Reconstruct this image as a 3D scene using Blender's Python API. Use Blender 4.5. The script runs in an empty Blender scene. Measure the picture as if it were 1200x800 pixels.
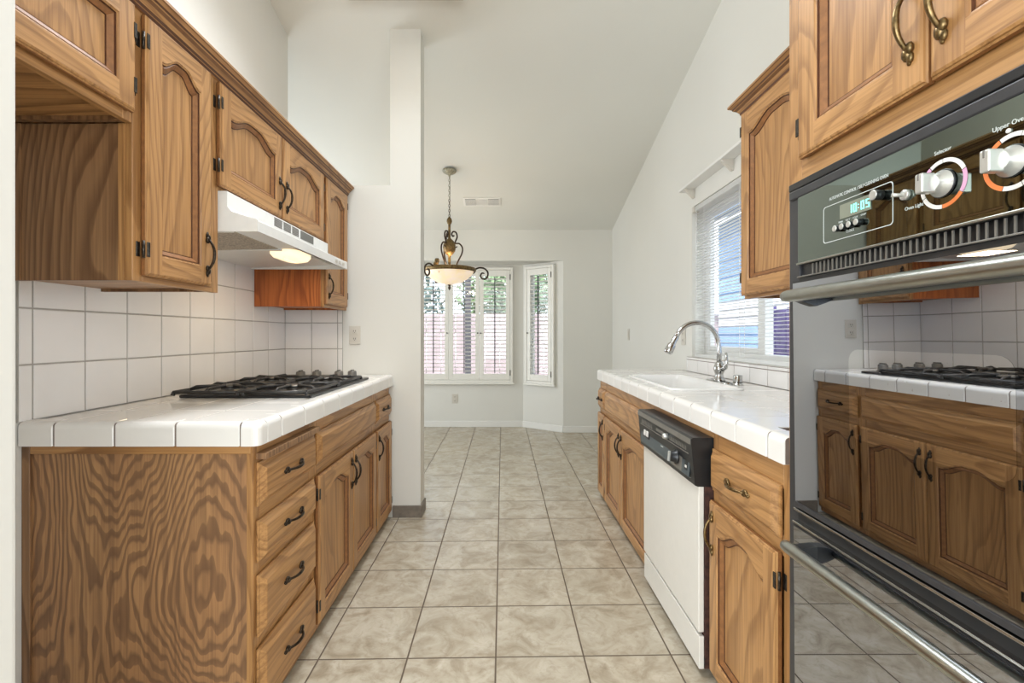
import bpy, bmesh, math, random
from mathutils import Vector, Matrix
random.seed(7)
PI = math.pi
scene = bpy.context.scene
col = scene.collection

# ------------------------------------------------------------------ camera, light, exposure
cam_data = bpy.data.cameras.new('camera')
cam = bpy.data.objects.new('camera', cam_data); col.objects.link(cam)
cam.location = (0, 0, 1.14); cam.rotation_euler = (PI/2, 0, 0)
cam_data.sensor_width = 36.0; cam_data.lens = 548/1200*36.0
cam_data.shift_x = 11/1200; cam_data.shift_y = -7/1200
cam_data.clip_start = 0.02; cam_data.clip_end = 200
scene.camera = cam
scene.view_settings.view_transform = 'Standard'
scene.view_settings.look = 'None'
scene.view_settings.gamma = 1.0
scene.view_settings.use_curve_mapping = False
scene.view_settings.exposure = 0.0
scene.cycles.use_denoising = True
scene.cycles.max_bounces = 8
scene.cycles.sample_clamp_indirect = 6.0

world = bpy.data.worlds.new('sky'); scene.world = world
world.use_nodes = True
wn = world.node_tree; wn.nodes.clear()
wo = wn.nodes.new('ShaderNodeOutputWorld'); wb = wn.nodes.new('ShaderNodeBackground')
wb.inputs['Color'].default_value = (0.80, 0.90, 1.0, 1); wb.inputs['Strength'].default_value = 3.6
wn.links.new(wb.outputs[0], wo.inputs[0])

def light(name, kind, loc, energy, color=(1, 1, 1), rot=(0, 0, 0), size=1.0, size_y=None, spread=None):
    ld = bpy.data.lights.new(name, kind); ld.energy = energy; ld.color = color
    if kind == 'AREA':
        ld.size = size
        if size_y: ld.shape = 'RECTANGLE'; ld.size_y = size_y
        if spread: ld.spread = math.radians(spread)
    elif kind == 'SUN': ld.angle = size
    else: ld.shadow_soft_size = size
    o = bpy.data.objects.new(name, ld); col.objects.link(o)
    o.location = loc; o.rotation_euler = rot
    return o
SUN_E, BACK_E, CEIL_E, DINE_E, SIDE_E = 6.5, 72, 27, 56, 50
light('sun', 'SUN', (0, 0, 8), SUN_E, (1, 0.95, 0.88), (math.radians(42), 0, math.radians(-30)), 0.02)
light('rear_fill_light', 'AREA', (-0.2, -3.0, 1.5), BACK_E, (0.91, 0.985, 1.06), (PI/2, 0, 0), 3.0, 2.2)  # added soft fill behind the camera; the rear wall has no window
light('kitchen_ceiling_light', 'AREA', (-0.55, 1.93, 3.235), CEIL_E, (0.93, 0.99, 1.06), (-math.atan(0.265), 0, 0), 0.55, 1.35, 125)
light('right_fill_light', 'AREA', (1.27, -1.0, 1.35), SIDE_E, (0.93, 0.98, 1.06), (0, PI/2, 0), 2.2, 1.8)  # added fill from the right rear, brightens the tile and left cabinets
light('left_fill_light', 'AREA', (-2.3, -1.7, 1.35), 115, (0.91, 0.98, 1.06), (PI/2, 0, math.radians(-45)), 1.6, 2.2)  # extra lamp added at the left rear to lift the sink-side fronts
light('patio_door_light', 'AREA', (-2.9, 4.4, 1.2), DINE_E, (0.91, 0.98, 1.06), (0, -PI/2, 0), 2.0, 1.6)

# ------------------------------------------------------------------ materials
MATS = {}
def srgb(r, g, b):
    f = lambda c: ((c/255+0.055)/1.055)**2.4 if c > 10 else c/255/12.92
    return (f(r), f(g), f(b), 1)
class NT:
    def __init__(s, name):
        s.m = bpy.data.materials.new(name); s.m.use_nodes = True
        s.t = s.m.node_tree; s.t.nodes.clear()
        s.out = s.n('ShaderNodeOutputMaterial'); MATS[name] = s.m
    def n(s, kind, **kw):
        nd = s.t.nodes.new(kind)
        for k, v in kw.items(): setattr(nd, k, v)
        return nd
    def l(s, a, b): s.t.links.new(a, b)
    def math(s, op, a, b=None, c=None):
        nd = s.n('ShaderNodeMath', operation=op)
        for i, v in enumerate((a, b, c)):
            if v is None: continue
            if isinstance(v, (int, float)): nd.inputs[i].default_value = v
            else: s.l(v, nd.inputs[i])
        return nd.outputs[0]
    def ramp(s, fac, stops, interp='LINEAR'):
        nd = s.n('ShaderNodeValToRGB'); cr = nd.color_ramp; cr.interpolation = interp
        while len(cr.elements) < len(stops): cr.elements.new(0.5)
        for e, (p, c) in zip(cr.elements, stops): e.position = p; e.color = c
        s.l(fac, nd.inputs[0]); return nd.outputs[0]
    def mix(s, fac, a, b, mode='MIX'):
        nd = s.n('ShaderNodeMix', data_type='RGBA', blend_type=mode)
        for i, v in ((0, fac), (6, a), (7, b)):
            if isinstance(v, (int, float, tuple)): nd.inputs[i].default_value = v
            else: s.l(v, nd.inputs[i])
        return nd.outputs[2]
    def bsdf(s, color=None, rough=0.5, metal=0.0, **kw):
        b = s.n('ShaderNodeBsdfPrincipled')
        if color is not None:
            if isinstance(color, tuple): b.inputs['Base Color'].default_value = color
            else: s.l(color, b.inputs['Base Color'])
        if isinstance(rough, (int, float)): b.inputs['Roughness'].default_value = rough
        else: s.l(rough, b.inputs['Roughness'])
        b.inputs['Metallic'].default_value = metal
        for k, v in kw.items(): b.inputs[k].default_value = v
        s.l(b.outputs[0], s.out.inputs[0]); return b
    def bump(s, b, h, strength=0.2, dist=0.002):
        nd = s.n('ShaderNodeBump'); nd.inputs['Strength'].default_value = strength; nd.inputs['Distance'].default_value = dist
        s.l(h, nd.inputs['Height']); s.l(nd.outputs[0], b.inputs['Normal'])
    def noise(s, vec, scale, detail=3, rough=0.5, dist=0.0):
        nd = s.n('ShaderNodeTexNoise'); nd.inputs['Scale'].default_value = scale; nd.inputs['Detail'].default_value = detail
        nd.inputs['Roughness'].default_value = rough; nd.inputs['Distortion'].default_value = dist
        if vec is not None: s.l(vec, nd.inputs['Vector'])
        return nd.outputs['Fac']

def simple(name, c, rough=0.5, metal=0.0, mottle=0.06, nscale=30, **kw):
    t = NT(name)
    co = t.n('ShaderNodeTexCoord').outputs['Object']
    nz = t.noise(co, nscale, 3)
    dark = tuple(x*(1-mottle*1.5) for x in c[:3]) + (1,)
    t.bsdf(t.ramp(nz, [(0.3, dark), (0.7, c)]), rough, metal, **kw)
    return t.m

def wood(name, light_c, mid_c, dark_c, axis, rings=9.0, across=3.2, along=0.55, wig=0.35, rough=0.38, sharp=(0.45, 0.9), ringamt=0.85, wfreq=18, walong=.1):
    """plain-sawn oak: contour lines of a stretched noise, plus fine pores along the grain"""
    t = NT(name)
    co = t.n('ShaderNodeTexCoord').outputs['Object']
    oi = t.n('ShaderNodeObjectInfo').outputs['Random']
    off = t.n('ShaderNodeCombineXYZ'); t.l(t.math('MULTIPLY', oi, 7.3), off.inputs[0]); t.l(t.math('MULTIPLY', oi, 3.1), off.inputs[1]); t.l(t.math('MULTIPLY', oi, 5.7), off.inputs[2])
    add = t.n('ShaderNodeVectorMath', operation='ADD'); t.l(co, add.inputs[0]); t.l(off.outputs[0], add.inputs[1])
    def stretched(ac, al):
        mp = t.n('ShaderNodeMapping'); sc = [ac, ac, ac]; sc[axis] = al
        mp.inputs['Scale'].default_value = sc; t.l(add.outputs[0], mp.inputs['Vector']); return mp.outputs[0]
    base = t.noise(stretched(across, along), 1.0, 1.0, 0.4)
    wz = t.noise(stretched(wfreq, wfreq*walong), 1.0, 1.5, 0.5)
    f = t.math('ADD', t.math('MULTIPLY', base, rings*2.2), t.math('MULTIPLY', wz, wig*2.2))
    saw = t.math('FRACT', f)
    ringv = t.ramp(saw, [(0.0, (0, 0, 0, 1)), (sharp[0], (0.12, 0.12, 0.12, 1)), (sharp[1], (1, 1, 1, 1)), (0.94, (0.75, 0.75, 0.75, 1)), (1.0, (0, 0, 0, 1))])
    pores = t.noise(stretched(170, 4), 1.0, 2.5, 0.6)
    streak = t.noise(stretched(70, 1.6), 1.0, 2, 0.55)
    pr = t.ramp(pores, [(0.47, (0, 0, 0, 1)), (0.62, (1, 1, 1, 1))])
    sr = t.ramp(streak, [(0.50, (0, 0, 0, 1)), (0.68, (1, 1, 1, 1))])
    broad = t.noise(stretched(5, 1.2), 1.0, 2)
    c0 = t.mix(t.ramp(broad, [(0.3, (0, 0, 0, 1)), (0.7, (1, 1, 1, 1))]), light_c, mid_c)
    c1 = t.mix(t.math('MULTIPLY', ringv, ringamt), c0, dark_c)
    c2 = t.mix(t.math('MULTIPLY', sr, 0.46), c1, dark_c)
    c3 = t.mix(t.math('MULTIPLY', pr, t.math('ADD', 0.30, t.math('MULTIPLY', ringv, 0.28))), c2, dark_c)
    b = t.bsdf(c3, rough)
    t.bump(b, pores, 0.12, 0.001)
    return t.m

OAK_L, OAK_M, OAK_D = srgb(190, 144, 92), srgb(174, 128, 78), srgb(124, 84, 46)
wood('oak_vertical', OAK_L, OAK_M, OAK_D, 2, 11, 3.4, 0.55, 0.35, sharp=(0.5, 0.85), ringamt=0.55, wfreq=22, walong=.25)
wood('oak_horizontal', OAK_L, OAK_M, OAK_D, 1, 11, 3.4, 0.55, 0.35, sharp=(0.5, 0.85), ringamt=0.55, wfreq=22, walong=.25)
wood('oak_across', OAK_L, OAK_M, OAK_D, 0, 7, 3.6, 0.5, 0.35)
wood('oak_plywood', srgb(178, 136, 92), srgb(166, 122, 82), srgb(112, 82, 58), 2, 33, 1.7, 0.62, 1.4, 0.42, (0.42, 0.62), wfreq=22, walong=.24)
wood('oak_side_panel', srgb(152, 116, 80), srgb(140, 102, 68), srgb(96, 66, 42), 2, 20, 2.4, 0.55, 0.5, 0.42, (0.4, 0.85), 0.8, 16, .2)
wood('oak_orange_panel', srgb(196, 118, 58), srgb(178, 98, 44), srgb(126, 62, 24), 2, 16, 3, 0.7, 0.6, 0.4, (0.4, 0.85), 0.7, 16, .2)
simple('oak_groove_shade', srgb(92, 54, 30), 0.5, 0, 0.2, 60)  # dark reddish moulding line with the recess shadow painted in
simple('door_rust', srgb(84, 52, 42), 0.7, 0, 0.5, 50)
simple('oak_molding', srgb(146, 98, 56), 0.42, 0, 0.2, 60)
simple('dark_gap', srgb(38, 24, 17), 0.8, 0, 0.1)
simple('oak_crown_dark', srgb(122, 82, 48), 0.45, 0, 0.15, 40)

def paint(name, c, bump=0.12, scale=90, rough=0.75):
    t = NT(name); co = t.n('ShaderNodeTexCoord').outputs['Object']
    nz = t.noise(co, scale, 4); big = t.noise(co, 1.2, 2)
    dk = tuple(x*0.965 for x in c[:3]) + (1,)
    b = t.bsdf(t.ramp(big, [(0.3, dk), (0.7, c)]), rough); t.bump(b, nz, bump, 0.002); return t.m
paint('wall_paint', srgb(219, 217, 209))
paint('ceiling_paint', srgb(219, 218, 210), 0.18, 60)
paint('trim_white', srgb(228, 226, 220), 0.02, 60, 0.4)
simple('shutter_white', srgb(232, 229, 220), 0.4, 0, 0.02)
t = NT('blind_white')
df = t.n('ShaderNodeBsdfDiffuse'); df.inputs['Color'].default_value = srgb(244, 243, 240); tl = t.n('ShaderNodeBsdfTranslucent'); tl.inputs['Color'].default_value = srgb(244, 243, 240)
mx = t.n('ShaderNodeMixShader'); mx.inputs[0].default_value = 0.58
t.l(df.outputs[0], mx.inputs[1]); t.l(tl.outputs[0], mx.inputs[2]); t.l(mx.outputs[0], t.out.inputs[0])
simple('hood_white', srgb(232, 231, 226), 0.3, 0, 0.03)
simple('appliance_white', srgb(226, 223, 214), 0.28, 0, 0.02)
simple('tile_white', srgb(233, 230, 226), 0.12, 0, 0.03, 6)
simple('tile_grout', srgb(172, 168, 160), 0.8, 0, 0.1, 40)
simple('counter_tile', srgb(236, 233, 227), 0.13, 0, 0.03, 6)
simple('counter_grout', srgb(134, 120, 110), 0.8, 0, 0.1, 40)
simple('sink_enamel', srgb(240, 238, 234), 0.1, 0, 0.02, 6)
simple('chrome', srgb(196, 196, 194), 0.16, 1.0, 0.04)
simple('brushed_steel', srgb(172, 174, 168), 0.3, 1.0, 0.06, 60)
simple('antique_brass', srgb(70, 58, 46), 0.32, 0.8, 0.5, 120)
simple('polished_brass', srgb(140, 116, 78), 0.28, 0.9, 0.4, 120)
simple('hinge_metal', srgb(80, 74, 66), 0.35, 0.8, 0.4, 120)
simple('black_enamel', srgb(34, 34, 35), 0.28, 0, 0.2, 40)
simple('cast_iron', srgb(62, 60, 58), 0.5, 0.2, 0.3, 90)
simple('burner_metal', srgb(110, 106, 100), 0.4, 0.7, 0.3, 60)
simple('knob_grey', srgb(112, 108, 102), 0.4, 0.2, 0.2)
simple('black_plastic', srgb(30, 32, 34), 0.35, 0, 0.15)
simple('panel_slate', srgb(74, 84, 88), 0.32, 0.1, 0.1)
simple('panel_grey_trim', srgb(128, 124, 116), 0.4, 0.4, 0.1)
simple('oven_trim', srgb(74, 74, 76), 0.3, 0.5, 0.1)
simple('oven_lettering', srgb(205, 210, 205), 0.5, 0, 0.02)
simple('knob_silver', srgb(206, 206, 200), 0.28, 0.6, 0.05)
simple('dial_white', srgb(220, 216, 210), 0.5, 0, 0.02)
simple('dial_orange', srgb(226, 126, 66), 0.5, 0, 0.02)
simple('dial_pink', srgb(214, 160, 190), 0.5, 0, 0.02)
simple('iron_bronze', srgb(70, 54, 38), 0.45, 0.5, 0.4, 80)
simple('pale_bronze', srgb(176, 172, 150), 0.4, 0.3, 0.4, 60)
simple('gold_leaf', srgb(138, 112, 68), 0.4, 0.6, 0.45, 50)
simple('plate_beige', srgb(206, 200, 188), 0.45, 0, 0.03)
simple('slot_black', srgb(14, 14, 15), 0.8, 0, 0.03)
simple('slot_dark', srgb(60, 54, 48), 0.7, 0, 0.03)
simple('vent_dark', srgb(110, 108, 102), 0.7, 0, 0.03)
simple('filter_mesh', srgb(206, 192, 172), 0.5, 0.15, 0.45, 160)
simple('tile_base', srgb(128, 118, 106), 0.5, 0, 0.25, 25)
simple('post_dark_rod_shade', srgb(74, 74, 82), 0.7, 0, 0.1)
simple('siding_blue', srgb(150, 182, 226), 0.8, 0, 0.12, 3)
simple('siding_pale', srgb(226, 226, 232), 0.8, 0, 0.06, 3)
simple('fence_pale', srgb(176, 160, 164), 0.85, 0, 0.15, 4)
simple('fence_purple', srgb(128, 110, 170), 0.85, 0, 0.3, 8)
simple('roof_grey', srgb(120, 140, 170), 0.9, 0, 0.2, 20)
simple('yard_ground', srgb(150, 144, 140), 0.9, 0, 0.25, 5)
simple('bark', srgb(92, 78, 66), 0.9, 0, 0.3, 20)
simple('leaf_green', srgb(136, 166, 120), 0.8, 0, 0.5, 9)
simple('leaf_blue_green', srgb(136, 160, 156), 0.8, 0, 0.5, 9)
t = NT('oven_mirror_glass'); co = t.n('ShaderNodeTexCoord').outputs['Object']
sp = t.ramp(t.noise(co, 180, 2), [(0.74, (0.012, 0.012, 0.012, 1)), (0.80, (0.2, 0.2, 0.2, 1))])
t.bsdf((0.44, 0.465, 0.51, 1), sp, 1.0)
t = NT('oven_window_glass'); co = t.n('ShaderNodeTexCoord').outputs['Object']
sp = t.ramp(t.noise(co, 180, 2), [(0.72, (0.012, 0.012, 0.012, 1)), (0.78, (0.2, 0.2, 0.2, 1))])
t.bsdf((0.62, 0.65, 0.70, 1), sp, 1.0)
t = NT('panel_black_glass'); t.bsdf((0.195, 0.23, 0.205, 1), 0.02, 1.0)
t = NT('window_glass')
tr = t.n('ShaderNodeBsdfTransparent'); gl = t.n('ShaderNodeBsdfGlossy'); gl.inputs['Roughness'].default_value = 0.02
mx = t.n('ShaderNodeMixShader'); mx.inputs[0].default_value = 0.06
t.l(tr.outputs[0], mx.inputs[1]); t.l(gl.outputs[0], mx.inputs[2]); t.l(mx.outputs[0], t.out.inputs[0])
def glow(name, c, strength, base=None):
    t = NT(name); b = t.bsdf(base or c, 0.4); b.inputs['Emission Color'].default_value = c; b.inputs['Emission Strength'].default_value = strength; return t
glow('lamp_lens', (1, 0.78, 0.50, 1), 1.15)
glow('clock_digits', (0.25, 0.95, 0.85, 1), 1.3)
glow('ceiling_diffuser', (1, 0.97, 0.93, 1), 2.0)
t = NT('alabaster_bowl'); co = t.n('ShaderNodeTexCoord').outputs['Object']
nz = t.noise(co, 9, 4); cc = t.ramp(nz, [(0.3, (0.9, 0.66, 0.42, 1)), (0.7, (1, 0.86, 0.68, 1))])
b = t.bsdf(cc, 0.3); t.l(cc, b.inputs['Emission Color']); b.inputs['Emission Strength'].default_value = 0.45
t = NT('display_glass'); t.bsdf(srgb(136, 140, 124), 0.1, 0.2)

# floor: square ceramic tiles with dark grout
t = NT('floor_tile'); co = t.n('ShaderNodeTexCoord').outputs['Object']
sx = t.n('ShaderNodeSeparateXYZ'); t.l(co, sx.inputs[0])
S = 0.3125
u = t.math('DIVIDE', t.math('SUBTRACT', sx.outputs[0], -0.024), S)
v = t.math('DIVIDE', t.math('SUBTRACT', t.math('SUBTRACT', sx.outputs[1], t.math('MULTIPLY', sx.outputs[0], 0.02)), 1.971), S)
def edge(x):
    f = t.math('FRACT', x); return t.math('MINIMUM', f, t.math('SUBTRACT', 1.0, f))
d = t.math('MINIMUM', edge(u), edge(v))
g = t.ramp(d, [(0.007, (0, 0, 0, 1)), (0.0125, (1, 1, 1, 1))])
cell = t.n('ShaderNodeCombineXYZ'); t.l(t.math('FLOOR', u), cell.inputs[0]); t.l(t.math('FLOOR', v), cell.inputs[1])
wn_ = t.n('ShaderNodeTexWhiteNoise'); wn_.noise_dimensions = '3D'; t.l(cell.outputs[0], wn_.inputs['Vector'])
offs = t.n('ShaderNodeVectorMath', operation='MULTIPLY_ADD'); t.l(wn_.outputs['Color'], offs.inputs[0]); offs.inputs[1].default_value = (9, 9, 9); t.l(co, offs.inputs[2])
n1 = t.noise(offs.outputs[0], 9, 6, 0.62, 0.9); n2 = t.noise(offs.outputs[0], 26, 4, 0.6, 1.5)
cA = t.ramp(n1, [(0.30, srgb(152, 139, 118)), (0.50, srgb(181, 170, 150)), (0.72, srgb(200, 191, 174))])
cB = t.mix(t.math('MULTIPLY', t.ramp(n2, [(0.52, (0, 0, 0, 1)), (0.70, (1, 1, 1, 1))]), 0.35), cA, srgb(140, 124, 102))
val = t.math('ADD', 0.94, t.math('MULTIPLY', wn_.outputs['Value'], 0.10))
hsv = t.n('ShaderNodeHueSaturation'); t.l(val, hsv.inputs['Value']); t.l(cB, hsv.inputs['Color'])
cC = t.mix(g, srgb(96, 82, 66), hsv.outputs[0])
rgh = t.ramp(g, [(0, (0.8, 0.8, 0.8, 1)), (1, (0.27, 0.27, 0.27, 1))])
b = t.bsdf(cC, rgh); t.bump(b, t.math('ADD', g, t.math('MULTIPLY', n2, 0.12)), 0.35, 0.003)

# ------------------------------------------------------------------ mesh builders
class MB:
    def __init__(s): s.bm = bmesh.new(); s.slots = []
    def slot(s, m):
        if m not in s.slots: s.slots.append(m)
        return s.slots.index(m)
    def _tag(s, faces, m, smooth=False):
        i = s.slot(m)
        for f in faces: f.material_index = i; f.smooth = smooth
    def poly(s, pts, m):
        f = s.bm.faces.new([s.bm.verts.new(p) for p in pts]); s._tag([f], m); return f
    def box(s, x0, x1, y0, y1, z0, z1, m, bev=0.0, seg=2, M=None):
        if x0 > x1: x0, x1 = x1, x0
        if y0 > y1: y0, y1 = y1, y0
        if z0 > z1: z0, z1 = z1, z0
        r = bmesh.ops.create_cube(s.bm, size=1.0); vs = r['verts']
        for v in vs:
            v.co = Vector((x0+(v.co.x+.5)*(x1-x0), y0+(v.co.y+.5)*(y1-y0), z0+(v.co.z+.5)*(z1-z0)))
            if M is not None: v.co = M @ v.co
        fs = {f for v in vs for f in v.link_faces}
        s._tag(fs, m)
        if bev > 0:
            es = {e for v in vs for e in v.link_edges}
            b = bmesh.ops.bevel(s.bm, geom=list(es), offset=bev, segments=seg, affect='EDGES', profile=0.5)
            s._tag(b['faces'], m)
    def prism(s, pts2, axis, a0, a1, m, smooth=False, caps=True):
        """extrude a polygon along an axis; pts2 are the two other coordinates in order (x,y / x,z / y,z)"""
        def P(p, a):
            if axis == 0: return (a, p[0], p[1])
            if axis == 1: return (p[0], a, p[1])
            return (p[0], p[1], a)
        A = [s.bm.verts.new(P(p, a0)) for p in pts2]; B = [s.bm.verts.new(P(p, a1)) for p in pts2]
        n = len(pts2); fs = []
        for i in range(n): fs.append(s.bm.faces.new((A[i], A[(i+1) % n], B[(i+1) % n], B[i])))
        s._tag(fs, m, smooth)
        if caps:
            c = [s.bm.faces.new(A[::-1]), s.bm.faces.new(B)]; s._tag(c, m)
    def loft(s, rings, m, closed=True, caps=(False, False), smooth=False):
        R = [[s.bm.verts.new(p) for p in r] for r in rings]; fs = []
        n = len(R[0])
        for a, b in zip(R[:-1], R[1:]):
            for i in range(n if closed else n-1):
                j = (i+1) % n
                try: fs.append(s.bm.faces.new((a[i], a[j], b[j], b[i])))
                except ValueError: pass
        s._tag(fs, m, smooth)
        cs = []
        if caps[0]: cs.append(s.bm.faces.new(R[0][::-1]))
        if caps[1]: cs.append(s.bm.faces.new(R[-1]))
        s._tag(cs, m)
    def tube(s, path, rad, m, n=8, caps=True, smooth=True):
        pts = [Vector(p) for p in path]
        rads = rad if isinstance(rad, (list, tuple)) else [rad]*len(pts)
        t0 = (pts[1]-pts[0]).normalized()
        up = Vector((0, 0, 1)) if abs(t0.z) < 0.9 else Vector((1, 0, 0))
        nv = t0.cross(up).normalized(); rings = []
        for i, p in enumerate(pts):
            tg = (pts[min(i+1, len(pts)-1)]-pts[max(i-1, 0)])
            tg = tg.normalized() if tg.length > 1e-9 else t0
            nv = (nv - tg*nv.dot(tg)); nv = nv.normalized() if nv.length > 1e-9 else tg.orthogonal().normalized()
            bv = tg.cross(nv)
            rings.append([p+(nv*math.cos(2*PI*k/n)+bv*math.sin(2*PI*k/n))*rads[i] for k in range(n)])
        s.loft(rings, m, True, (caps, caps), smooth)
    def lathe(s, prof, m, origin=(0, 0, 0), axis=(0, 0, 1), n=24, smooth=True, caps=(True, True), sx=1.0):
        a = Vector(axis).normalized(); o = Vector(origin)
        u = a.orthogonal().normalized(); w = a.cross(u); rings = []
        for r, h in prof:
            r = max(r, 1e-4)
            rings.append([o+a*h+(u*math.cos(2*PI*k/n)+w*math.sin(2*PI*k/n)*sx)*r for k in range(n)])
        s.loft(rings, m, True, caps, smooth)
    def ball(s, c, r, m, seg=10, scale=(1, 1, 1)):
        rr = bmesh.ops.create_uvsphere(s.bm, u_segments=seg, v_segments=max(5, seg*2//3), radius=1.0)
        for v in rr['verts']: v.co = Vector((c[0]+v.co.x*r*scale[0], c[1]+v.co.y*r*scale[1], c[2]+v.co.z*r*scale[2]))
        s._tag({f for v in rr['verts'] for f in v.link_faces}, m, True)
    def build(s, name, parent=None, label=None, M=None):
        if M is not None: bmesh.ops.transform(s.bm, matrix=M, verts=s.bm.verts)
        org = ORG.get(parent.name, Vector((0, 0, 0))) if parent is not None else Vector((0, 0, 0))
        if org.length > 0: bmesh.ops.translate(s.bm, vec=-org, verts=s.bm.verts)
        bmesh.ops.recalc_face_normals(s.bm, faces=s.bm.faces)
        me = bpy.data.meshes.new(name); s.bm.to_mesh(me); s.bm.free()
        for m in s.slots: me.materials.append(MATS[m])
        o = bpy.data.objects.new(name, me); col.objects.link(o)
        if parent is not None: o.parent = parent; ORG[o.name] = org
        else: ORG[o.name] = Vector((0, 0, 0))
        if label: o['label'] = label
        return o
ORG = {}
def thing(name, label, cat, loc, group=None):
    o = bpy.data.objects.new(name, None); col.objects.link(o); o.location = loc
    o.empty_display_size = 0.05
    ORG[o.name] = Vector(loc); tag(o, label, cat, group); return o
def tag(o, label, cat, group=None):
    o['label'] = label; o['category'] = cat
    if group: o['group'] = group
    return o
def struct(mb, name, label, cat=None):
    o = mb.build(name); o['kind'] = 'structure'; o['label'] = label; o['category'] = cat or name.split('_')[0]; return o
def boxobj(name, parent, x0, x1, y0, y1, z0, z1, m, bev=0.0, label=None):
    b = MB(); b.box(x0, x1, y0, y1, z0, z1, m, bev); return b.build(name, parent, label)

# ------------------------------------------------------------------ the room
XL, XR, YP, YF, YB = -1.372, 1.29, 2.937, 5.5, 5.84     # left wall, right wall, partition, far wall, bay back
ZF = 2.384; SL = 0.265
def ceil_z(y): return ZF + SL*(YF-y)
b = MB(); b.box(-3.1, 1.5, -3.4, 6.1, -0.1, 0, 'floor_tile'); struct(b, 'floor', 'beige square ceramic floor tiles with dark grout')
b = MB()
yr = 1.0
b.prism([(6.1, ceil_z(6.1)), (yr, ceil_z(yr)), (-3.4, 2.45), (-3.4, 2.6), (yr, ceil_z(yr)+0.15), (6.1, ceil_z(6.1)+0.15)], 0, -3.15, 1.45, 'ceiling_paint')
struct(b, 'ceiling', 'white vaulted ceiling sloping down to the dining bay')
# right wall with the sink window
WY0, WY1, WZ0, WZ1 = 1.95, 3.185, 0.995, 2.01
b = MB()
b.box(XR, XR+0.15, -3.4, WY0, 0, 4.2, 'wall_paint'); b.box(XR, XR+0.15, WY1, 6.1, 0, 4.2, 'wall_paint')
b.box(XR, XR+0.15, WY0, WY1, 0, WZ0, 'wall_paint'); b.box(XR, XR+0.15, WY0, WY1, WZ1, 4.2, 'wall_paint')
struct(b, 'wall_right', 'white painted wall behind the sink counter')
b = MB(); b.box(XL-0.12, XL, 0.60, YP+0.05, 0, 4.2, 'wall_paint'); struct(b, 'wall_left', 'white painted wall behind the cooktop counter')
b = MB(); b.box(XL-0.12, -566*0.80/548, 0.62, 0.80, 0, 4.2, 'wall_paint', 0.012, 3); struct(b, 'wall_left_stub', 'white wall end at the left edge of the photo')
b = MB()
b.prism([(XL-0.12, 0), (-0.515, 0), (-0.515, 3.25), (-0.707, 3.25), (-0.707, 2.083), (XL-0.12, 2.083)], 1, YP, YP+0.13, 'wall_paint')
struct(b, 'wall_partition', 'white partition wall with a post and ledge beside the wall cabinets')
b = MB(); b.box(-3.1, XL-0.12, YP, YP+0.13, 0, 4.2, 'wall_paint'); struct(b, 'wall_dining_front', 'white wall of the dining area behind the kitchen')
b = MB(); b.box(-3.15, -3.0, -3.4, 6.1, 0, 4.4, 'wall_paint'); struct(b, 'wall_dining_left', 'white wall on the far left of the dining area')
b = MB(); b.box(-3.1, 1.4, -3.4, -3.25, 0, 3.0, 'wall_paint'); struct(b, 'wall_rear', 'white wall behind the camera')
# far wall and bay
BX1, BXO1 = 0.256, 0.713           # right corner of bay back, right jamb of bay opening
BX0, BXO0 = -1.59, -2.047
ZS = 2.02
b = MB()
b.box(BXO1, XR+0.02, YF, YF+0.12, 0, 2.6, 'wall_paint'); b.box(-3.1, BXO0, YF, YF+0.12, 0, 2.6, 'wall_paint')
b.box(BXO0, BXO1, YF, YF+0.12, ZS, 2.6, 'wall_paint')
struct(b, 'wall_far', 'white far wall with the bay window opening')
b = MB(); b.prism([(BXO0, YF+0.1), (BXO1, YF+0.1), (BXO1+.1, YF+0.12), (BX1+0.1, YB+0.14), (BX0-0.1, YB+0.14), (BXO0-.1, YF+0.12)], 2, ZS, ZS+0.12, 'wall_paint')
struct(b, 'ceiling_bay', 'low white soffit of the bay window', 'ceiling')
SX0, SX1, SZ0, SZ1 = -1.46, 0.127, 0.556, 1.985   # shutter opening in the bay back
b = MB()
b.box(BX0, SX0+.04, YB, YB+0.12, 0, ZS+.05, 'wall_paint'); b.box(SX1-.04, BX1+0.02, YB, YB+0.12, 0, ZS+.05, 'wall_paint')
b.box(SX0+.04, SX1-.04, YB, YB+0.12, 0, SZ0+.04, 'wall_paint'); b.box(SX0+.04, SX1-.04, YB, YB+0.12, SZ1-.04, ZS+.05, 'wall_paint')
struct(b, 'wall_bay_back', 'white back wall of the bay around the wide shutters')
def frameM(p0, p1):
    u = Vector((p1[0]-p0[0], p1[1]-p0[1], 0)); L = u.length; u.normalize()
    n = Vector((u.y, -u.x, 0))
    if n.y > 0: n = -n                      # local -y points into the room
    return Matrix(((u.x, -n.x, 0, p0[0]), (u.y, -n.y, 0, p0[1]), (0, 0, 1, 0), (0, 0, 0, 1))), L
MR, LR = frameM((BX1, YB), (BXO1, YF))
ML, LL = frameM((BXO0, YF), (BX0, YB))
AS0, AS1 = 0.045, 0.462
b = MB()
b.box(-.02, AS0+.035, 0, .12, 0, ZS+.05, 'wall_paint', M=MR); b.box(AS1-.035, LR+.0, 0, .12, 0, ZS+.05, 'wall_paint', M=MR)
b.box(AS0+.035, AS1-.035, 0, .12, 0, SZ0+.035, 'wall_paint', M=MR); b.box(AS0+.035, AS1-.035, 0, .12, SZ1-.035, ZS+.05, 'wall_paint', M=MR)
struct(b, 'wall_bay_right', 'white angled wall of the bay around the narrow shutter')
b = MB(); b.box(0, LL, 0, .12, 0, ZS+.05, 'wall_paint', M=ML); struct(b, 'wall_bay_left', 'white angled wall on the left of the bay')
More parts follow.
